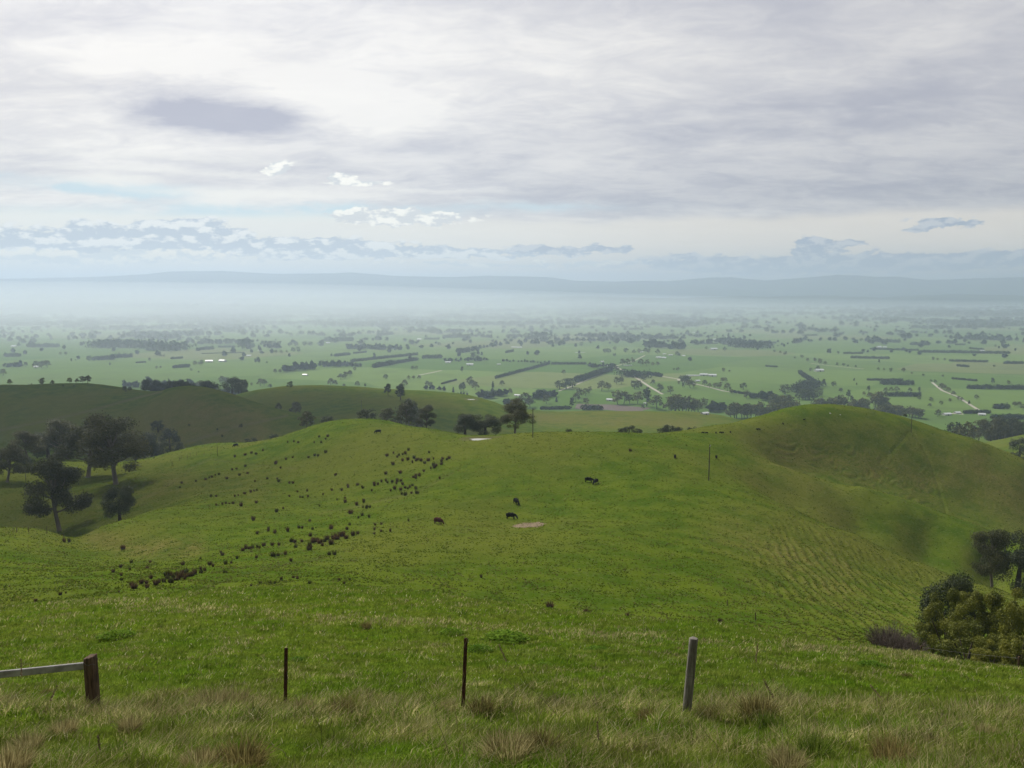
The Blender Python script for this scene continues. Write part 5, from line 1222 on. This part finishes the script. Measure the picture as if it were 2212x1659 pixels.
def place_rushes():
    rnd = random.Random(9); n = 0
    for txt, k, x0, y0, (ga, gb) in ((L1, .3473, 0, 1084.3, ('dense row in the hollow above the near crest', 'scattered below')), (L2, .3813, 722.9, 632.5, ('in the drift below the farm dam', '')), (L3, .3813, 0, 542, ('on the left flank of the long ridge', ''))):
        for s in txt.split():
            x, y = map(float, s.split(',')); u, v = x0 + k * x, y0 + k * y
            if n >= 299: break
            p = at(u, v + 3, 55, 600); hp = {L1: 12.5, L2: 8.5, L3: 6.4}[txt] * rnd.uniform(.75, 1.25) * (1 if txt is not L1 else .65 if (y > 545 or x > 1540 and y > 440) else 1.15 if (820 < x < 1300 and y > 410 or x > 1880 and y < 300) else .85)
            H = min(hp * p.y / F * 0.98, 1.4); green = rnd.random() < .3
            o = link('rush_clump', (rush_g[rnd.randrange(2)] if green else rush[rnd.randrange(5)]), None, p)
            o.rotation_euler = (0, 0, rnd.uniform(0, 6.28)); o.scale = (H * rnd.uniform(.7, 1.5), H * rnd.uniform(.7, 1.3), H)
            lab = ('dull green' if green else 'dark brown') + ' rush clump ' + ga; tag(o, lab, 'rush', lab + ', group'); n += 1
    for (u, v, h, lab) in [(1188, 1313, 18, 'pointed brown rush clump on the near crest, right of centre'), (1265, 1324, 12, 'wide brown rush clump on the near crest between two others'), (1355, 1330, 9, 'small brown rush clump on the near crest above the grey post'),
                           (1555, 1343, 10, 'brown bank tuft on the near crest beyond the grey post'), (1812, 1385, 9, 'small dark tuft on the crest at the right')]:
        p = at(u, v, 20, 200); H = h * p.y / F; o = link('rush_clump', rush[n % 5], None, p); o.scale = (H * 1.4, H * 1.4, H); tag(o, lab, 'rush'); n += 1
    print('rushes', n)
place_rushes()
# ------------------------------------------------------------------ grass of the near pasture
def dryness(X, Y, V):
    """0 lush, 1 dry: long dry grass along and before the fence, patches elsewhere"""
    n = fbm(X / 1.3, Y / 1.3, 3, 50); n2 = fbm(X / 5.0, Y / 5.0, 2, 52)
    fence = np.exp(-((Y - 12.7) / 1.2) ** 2) * .72 + (Y < 11.6) * .20 + np.exp(-((V - np.interp(X / np.maximum(Y, 1), [-.7, .7], [1283, 1436])) / 11.) ** 2) * .55
    return np.clip(fence + .9 * n + .35 * n2 - .02, 0, 1)
def grass_mesh():
    rs = np.random.RandomState(21)
    n = 560000; K = 7.6; y0, y1 = 6.6, 60.0
    # number per square metre falls with the square of the distance, so draw log-uniform
    Y = y0 * (y1 / y0) ** rs.rand(n); X = rs.uniform(-.78, .78, n) * (Y + .6)
    Z = hgt(X, Y); U, V = project(X, Y, Z)
    dr = dryness(X, Y, V); tall = np.clip(dr * 1.2, 0, 1) * (Y < 16)
    cl = fbm(X / .9, Y / .9, 2, 60); lush = fbm(X / 2.7, Y / 1.6, 3, 62)
    isdry = rs.rand(n) < dr * .75
    h = (.045 + .06 * rs.rand(n)) * (1 + .9 * np.clip(cl, -.5, 1)) + np.clip(lush - .15, 0, 1) * .10 + tall * (.08 + .20 * rs.rand(n)) + isdry * .05 * rs.rand(n)
    h *= np.interp(Y, [7, 20, 60], [1, 1.15, 1.7])
    w = (.0016 + .00048 * Y) * rs.uniform(.6, 1.3, n)
    a = rs.rand(n) * 6.283; lean = h * (.30 + .8 * rs.rand(n)); dx, dy = np.cos(a) * lean + h * .28, np.sin(a) * lean
    pa = rs.rand(n) * 6.283; sx, sy = np.cos(pa) * w, np.sin(pa) * w * .5
    B = np.stack([X, Y, Z - .01], -1); S = np.stack([sx, sy, 0 * w], -1)
    Mi = B + np.stack([dx * .32, dy * .32, h * .62], -1); Tp = B + np.stack([dx, dy, h], -1)
    VV = np.stack([B - S, B + S, Mi + S * .75, Mi - S * .75, Tp], 1).reshape(-1, 3)
    o = np.arange(n)[:, None] * 5
    Q3 = np.concatenate([o + [0, 1, 2], o + [0, 2, 3], o + [3, 2, 4]])
    k = rs.rand(n)[:, None]; lg = np.clip(.5 + lush * 1.4, 0, 1)[:, None]
    g1 = np.array([.085, .175, .010]) * (1 - k) + np.array([.205, .310, .028]) * k
    g2 = np.array([.135, .195, .022]) * (1 - k) + np.array([.265, .305, .060]) * k
    gc = g2 * (1 - lg) + g1 * lg
    dc = np.array([.200, .180, .065]) * (1 - k) + np.array([.600, .540, .270]) * k
    col = np.where(isdry[:, None], dc, gc)
    tone = np.clip(1 + .75 * fbm(X / .42, Y / .42, 2, 64) + .35 * fbm(X / 1.6, Y / 1.2, 2, 66), .35, 1.6)[:, None]; col = col * tone
    wh = rs.rand(n) < .010; col[wh] = [.70, .64, .42]
    return VV, Q3, np.repeat(col, 5, 0)
gv, gq, gc = grass_mesh()
tag(link('grass', mesh_np('grass', gv, gq, M['blade'], False, gc)), kind='stuff')
# coarser tufts over the cattle pasture further down
def far_tufts():
    rs = np.random.RandomState(22); n = 420000
    Y = 56 * (640 / 56) ** rs.rand(n); X = rs.uniform(-.75, .75, n) * Y; Z = hgt(X, Y)
    t = fbm(X / 4.0, Y / 4.0, 3, 70); keep = rs.rand(n) < np.clip(.42 + 1.2 * t, .06, 1)
    X, Y, Z, t = X[keep], Y[keep], Z[keep], t[keep]; n = len(X)
    h = (.045 + .095 * rs.rand(n)) * (1 + .6 * t); w = (.04 + .0008 * Y) * rs.uniform(.5, 1.4, n)
    pa = rs.randn(n) * .5; sx, sy = np.cos(pa) * w, np.sin(pa) * w
    B = np.stack([X, Y, Z - .03], -1); S = np.stack([sx, sy, 0 * w], -1)
    Tp = B + np.stack([rs.randn(n) * .06 + .05, rs.randn(n) * .06, h + .03], -1)
    # slope-following ends
    A = B - S; C = B + S; A[:, 2] = hgt(A[:, 0], A[:, 1]) - .03; C[:, 2] = hgt(C[:, 0], C[:, 1]) - .03
    VV = np.stack([A, C, Tp + S * .45, Tp - S * .45], 1).reshape(-1, 3); Q = np.arange(n * 4).reshape(-1, 4)
    k = rs.rand(n)[:, None]; d = (rs.rand(n) < np.clip(.18 + .6 * fbm(X / 25, Y / 25, 2, 72), 0, 1))[:, None]
    col = np.where(d, np.array([.10, .105, .03]) * (1 - k) + np.array([.20, .19, .06]) * k, np.array([.052, .086, .006]) * (1 - k) + np.array([.140, .180, .022]) * k)
    return VV, Q, np.repeat(col, 4, 0)
gv, gq, gc = far_tufts()
tag(link('pasture_tufts', mesh_np('pasture_tufts', gv, gq, M['blade'], False, gc)), kind='stuff')

# ------------------------------------------------------------------ tussocks, weeds, seed stalks
DRY = ((0.15, 0.125, 0.045), (0.56, 0.49, 0.24)); BRN = ((0.085, 0.070, 0.022), (0.34, 0.290, 0.11)); GRN = ((0.055, 0.10, 0.012), (0.22, 0.29, 0.045))
tuss = {k: [blades_mesh('grass_tussock', 620, 40 + s + i * 5, c[0], c[1], M['blade'], .60, .40, .0095, .15) for s in range(3)] for i, (k, c) in enumerate((('dry', DRY), ('brn', BRN), ('grn', GRN)))}
TS = [ # u, v base, height, kind, widen, label
 (322,1556,52,'brn',1.0,'dark brown grass tussock right of the brown post'),(283,1585,50,'dry',1.1,'straw coloured tussock in front of the dark brown one'),(455,1545,62,'dry',1.6,'wide pale dry tussock between the brown post and first picket'),
 (505,1540,56,'dry',1.5,'pale dry tussock just left of the first steel picket'),(655,1548,46,'dry',1.2,'dry tussock at the foot of the first steel picket'),(738,1552,52,'brn',1.2,'brown tussock right of the first steel picket'),
 (520,1665,70,'brn',1.8,'large brown tussock at the bottom, left of centre'),(430,1668,60,'dry',1.4,'dry tussock left of the large brown one at the bottom'),(1040,1548,50,'brn',1.2,'brown tussock right of the middle picket'),
 (965,1546,40,'dry',1.2,'low dry tussock left of the middle picket'),(1095,1655,80,'dry',1.5,'big straw tussock at the bottom centre'),(1165,1640,70,'brn',1.4,'brown tussock behind the big straw one at bottom centre'),
 (1255,1612,58,'grn',1.6,'dark green tussock right of the bottom centre tussocks'),(1395,1560,34,'brn',1.3,'low brown tussock left of the grey post'),(1530,1560,44,'brn',1.2,'brown tussock touching the right side of the grey post'),
 (1575,1556,42,'dry',1.3,'dry tussock second to the right of the grey post'),(1640,1562,66,'brn',1.3,'tall brown tussock third to the right of the grey post'),(1665,1585,50,'grn',1.3,'green tussock in front of the tall brown one'),
 (1895,1590,46,'grn',1.4,'green tussock at the right with stalks above it'),(1925,1662,78,'brn',1.2,'tall brown tussock at the bottom right'),(1760,1640,56,'grn',1.4,'green tussock at the bottom between the grey post and corner'),
 (60,1625,50,'dry',1.4,'dry tussock near the bottom left corner'),(140,1592,44,'dry',1.3,'dry tussock below the rail at the left'),(205,1560,34,'dry',1.2,'dry grass around the foot of the brown post'),
 (720,1618,46,'grn',1.4,'green tussock below the first picket'),(1270,1550,30,'brn',1.2,'small brown tussock midway between the middle picket and grey post'),(2130,1600,40,'dry',1.4,'pale tussock near the right edge'),
 (20,1675,70,'dry',1.5,'dry tussock cut by the bottom left corner'),(1700,1668,60,'dry',1.5,'dry tussock cut by the bottom edge right of the grey post'),(2020,1625,38,'dry',1.5,'low dry tussock at the lower right')]
for i, (u, v, h, k, wd, lab) in enumerate(TS):
    p = at(u, v, 6.5, 20); H = rise(v, v - h * .84, p.y); o = link('grass_tussock', tuss[k][i % 3], None, p); s = H * wd
    o.rotation_euler = (0, 0, i * 1.7); o.scale = (s, s, H * 1.08); tag(o, lab, 'tussock', 'grass tussocks along the fence')
for (u, v, h, lab) in [(345, 1356, 6, 'dark green tuft in the near pasture at the left'), (790, 1356, 12, 'brownish tuft in the near pasture left of centre'), (385, 1505, 16, 'small dark tuft behind the brown post'),
                       (1835, 1452, 12, 'dark green tuft in the pasture at the right'), (1960, 1465, 12, 'dark tuft right of the other at the right'), (1470, 1405, 8, 'low tuft above the grey post'), (100, 1500, 12, 'dark tuft above the rail at the left edge')]:
    p = at(u, v, 12, 60); H = h * p.y / F; o = link('grass_tussock', tuss['grn' if 'green' in lab else 'brn'][1], None, p); o.scale = (H * 2, H * 2, H); tag(o, lab, 'tussock')
def weed_mesh(seed, n=1000):
    rs = np.random.RandomState(seed); V = []; Q = []; C = []
    r = np.sqrt(rs.rand(n)) * .5; a = rs.rand(n) * 6.283; x = np.cos(a) * r + rs.randn(n) * .04; y = np.sin(a) * r
    z = .03 + .34 * rs.rand(n) * np.clip(1 - (r / .55) ** 2, .1, 1); s = rs.uniform(.014, .032, n)
    nx, ny = rs.randn(n) * .8, rs.randn(n) * .8
    for i in range(n):
        o = len(V)
        for k in range(6):
            t = k * math.pi / 3; q = s[i] * (1 if k % 3 else 1.35); dx, dy = math.cos(t) * q, math.sin(t) * q * .75
            V.append((x[i] + dx, y[i] + dy, z[i] + nx[i] * dx + ny[i] * dy))
        Q += [(o, o + 1, o + 2, o + 3), (o, o + 3, o + 4, o + 5)]
    k = rs.rand(n)[:, None]; col = np.array([.06, .135, .008]) * (1 - k) + np.array([.17, .28, .03]) * k
    return mesh_np('weed_patch', V, Q, M['blade'], False, np.repeat(col, 6, 0))
wm = [weed_mesh(i) for i in range(3)]
for i, (u, v, w, lab) in enumerate([(1090, 1382, 105, 'bright leafy weed patch above and right of the middle picket'), (1035, 1405, 60, 'leafy weed patch touching the first above the middle picket'), (975, 1368, 55, 'small leafy weed patch above the middle picket'),
                                    (1290, 1408, 60, 'leafy weed patch between the middle picket and grey post'), (1175, 1440, 45, 'faint weed patch right of the middle picket'), (250, 1375, 70, 'leafy weed patch in the pasture above the brown post'),
                                    (640, 1428, 45, 'leafy weed patch right of the top of the first picket'), (1885, 1440, 60, 'leafy weed patch in the pasture right of the grey post'), (1490, 1412, 40, 'leafy weeds at the top of the grey post')]):
    p = at(u, v, 10, 60); W = w * p.y / F; o = link('weed_patch', wm[i % 3], None, p); o.scale = (W, W * 1.6, min(1.0, W * .6)); o.rotation_euler = (R(-16), 0, 0); tag(o, lab, 'weeds', 'leafy weed patches')
M['stalk'] = plain_mat('dry_stalk', (0.16, 0.13, 0.06), (0.34, 0.28, 0.15), 30); M['stalk_dark'] = plain_mat('dark_stalk', (0.03, 0.035, 0.015), (0.07, 0.06, 0.03), 30); M['seed'] = plain_mat('seed_head', (0.10, 0.075, 0.045), (0.24, 0.18, 0.11), 60)
ST = [ # root u, v, tip u, v, distance, kind, label; kinds: d dry bent, k dark, s dry with a seed head
 (545,1640,690,1210,None,'x',''),
 (75,1600,122,1483,9.5,'s','pale stalk leaning right under the rail'),(700,1668,672,1510,8.5,'k','thin dark stem left of two below the first picket'),(725,1668,702,1520,8.5,'k','thin dark stem right of two below the first picket'),
 (975,1668,882,1432,7.9,'k','long dark stem leaning left below the middle picket'),(1225,1600,1108,1420,9.5,'k','thin dark stem right of the middle picket'),(1040,1612,1108,1505,9.3,'d','pale straw leaning right at the bottom centre'),
 (1150,1578,1228,1465,10.5,'d','pale straw leaning right, midway to the grey post'),(1130,1470,1078,1395,9.0,'s','short seed stem over the leafy weeds'),(985,1440,1014,1362,10.5,'d','thin straw crossing above the middle picket'),
 (1705,1668,1650,1470,7.9,'k','dark stem with a seed head at the lower right'),(1640,1600,1637,1392,8.4,'s','tall brown seed head right of the grey post'),(2170,1668,2212,1590,7.6,'d','pale blade at the bottom right corner'),
 (1940,1600,1880,1480,9.0,'s','thin seed stalk over the green tussock at the right'),(2010,1640,2050,1530,8.6,'d','leaning straw at the lower right'),(215,1668,212,1590,7.5,'s','fuzzy brown seed head at the bottom left'),
 (290,1668,235,1540,8.2,'d','long straw crossing the dry grass at the bottom left'),(395,1590,372,1525,11,'d','straw standing in the dry grass right of the brown post'),(1035,1330,1026,1292,30.,'s','seed stem on the near crest, centre'),
 (640,1668,568,1600,7.9,'d','straw bent left at the bottom'),(1420,1640,1404,1560,8.8,'d','straw left of the foot of the grey post'),(1560,1625,1495,1530,8.8,'k','fine dark stem crossing the foot of the grey post'),
 (1750,1600,1730,1500,9.5,'d','straw right of the tall brown tussock'),(830,1640,800,1540,8.8,'k','fine dark stem between the two pickets'),(30,1480,45,1425,8.8,'s','brown seed head rising over the rail at the left edge'),
 (455,1600,490,1500,9.6,'d','straw leaning right over the wide pale tussock'),(1320,1668,1290,1560,8.0,'s','seed stalk at the bottom right of centre'),(1830,1668,1845,1560,8.0,'d','straw at the bottom beneath the green tussock')]
for (u0, v0, u1, v1, D, k, lab) in ST:
    if k == 'x': continue
    b = float(slope(v0)); r0 = Vector((float(side(u0, b)) * D, D, 0)); r0.z = float(hgt(r0.x, r0.y)); b1 = float(slope(v1)); tip = Vector((float(side(u1, b1)) * D, D, -b1 * D))
    if tip.z < r0.z + .1: tip.z = r0.z + .25
    dv = tip - r0; rnd = random.Random(int(u0)); L = dv.length; pts = [dv * t + Vector((math.sin(t * 3.1) * L * rnd.uniform(-.08, .08), 0, math.sin(t * 3.1) * L * .06)) for t in [i / 8 for i in range(9)]]
    rad = .0024 if k != 'd' else .0030
    v_, q_ = tube(pts, [rad * (1.2 - .7 * i / 8) for i in range(9)], 5); o = empty('grass_stalk', r0, 0)
    link('stem', mesh_np('stem', v_, q_, M['stalk_dark' if k == 'k' else 'stalk'], True), o)
    if k in 's' or 'seed' in lab:
        rs = np.random.RandomState(int(u0)); cs = [pts[-1] + (pts[-2] - pts[-1]).normalized() * t for t in np.linspace(0, min(.20, L * .35), 9)]
        vv, qq, cc = leaves(rs, [tuple(c) for c in cs], [(.010, .010, .016)] * 9, 150, .007, (.07, .05, .03), (.28, .21, .13)); link('seed_head', mesh_np('seed_head', vv, qq, M['blade'], False, cc), o)
    tag(o, lab, 'grass stalk', 'tall grass stalks')

# ------------------------------------------------------------------ fence beyond the near crest at the right
for k, (u, D, vt, lab) in enumerate([(1990, 31.5, 1404, 'thin fence post on the near crest in front of the wattles, left'), (2200, 27.5, 1440, 'thin fence post on the near crest at the right edge')]):
    b = float(slope(vt)); x = float(side(u, b)) * D; z = float(hgt(x, D)); H = max(.5, -b * D - z)
    o = link('wire_fence_post', post_mesh('wire_fence_post', H, .035, M['old_timber'], 30 + k), None, (x, D, z)); tag(o, lab, 'fence post')
    if k: 
        for dz in (.06, .35):
            v_, q_ = tube([prev + Vector((0, 0, -dz)), (prev + Vector((x, D, z + H))) / 2 + Vector((0, 0, -dz - .04)), Vector((x, D, z + H - dz))], [.004] * 3, 5)
            tag(link('fence_wire', mesh_np('fence_wire', v_, q_, M['wire'], True)), ('upper' if dz < .1 else 'lower') + ' barbed wire strung along the near crest before the wattles', 'wire', 'wires before the wattles')
    prev = Vector((x, D, z + H))

# ------------------------------------------------------------------ the cloud that shades the left hills, high up out of the picture
def cloud(cx_, cy_, cz_, rx, ry, sd, zk=1.0):
    bm = bmesh.new(); bmesh.ops.create_icosphere(bm, subdivisions=5, radius=1.0); V = np.array([v.co[:] for v in bm.verts])
    d = 1 + .30 * fbm(V[:, 0] * 2 + 5, V[:, 1] * 2 + V[:, 2], 4, sd)
    for v, k in zip(bm.verts, d):
        v.co *= k; v.co.x *= rx; v.co.y *= ry; v.co.z *= (70 if v.co.z > 0 else 30) * zk
    me = bpy.data.meshes.new('cloud'); bm.to_mesh(me); bm.free()
    for p_ in me.polygons: p_.use_smooth = True
    m, g = new_mat('cloud_vapour'); v = g.n('ShaderNodeVolumePrincipled'); v.inputs['Color'].default_value = (1, 1, 1, 1); v.inputs['Density'].default_value = .022; v.inputs['Anisotropy'].default_value = .3
    o = g.n('ShaderNodeOutputMaterial'); m.node_tree.links.new(v.outputs[0], o.inputs['Volume']); me.materials.append(m)
    tgt = Vector((cx_, cy_, cz_)); dr = Vector((math.sin(SUN_AZ) * math.cos(SUN_EL), math.cos(SUN_AZ) * math.cos(SUN_EL), math.sin(SUN_EL)))
    c = link('cloud', me, None, tgt + dr * (1350 / dr.z)); c.rotation_euler = (0, 0, R(-8)); tag(c, kind='stuff')
cloud(-430, 770, -110, 450, 250, 80)
cloud(-185, 275, -85, 130, 95, 83, 0.45)
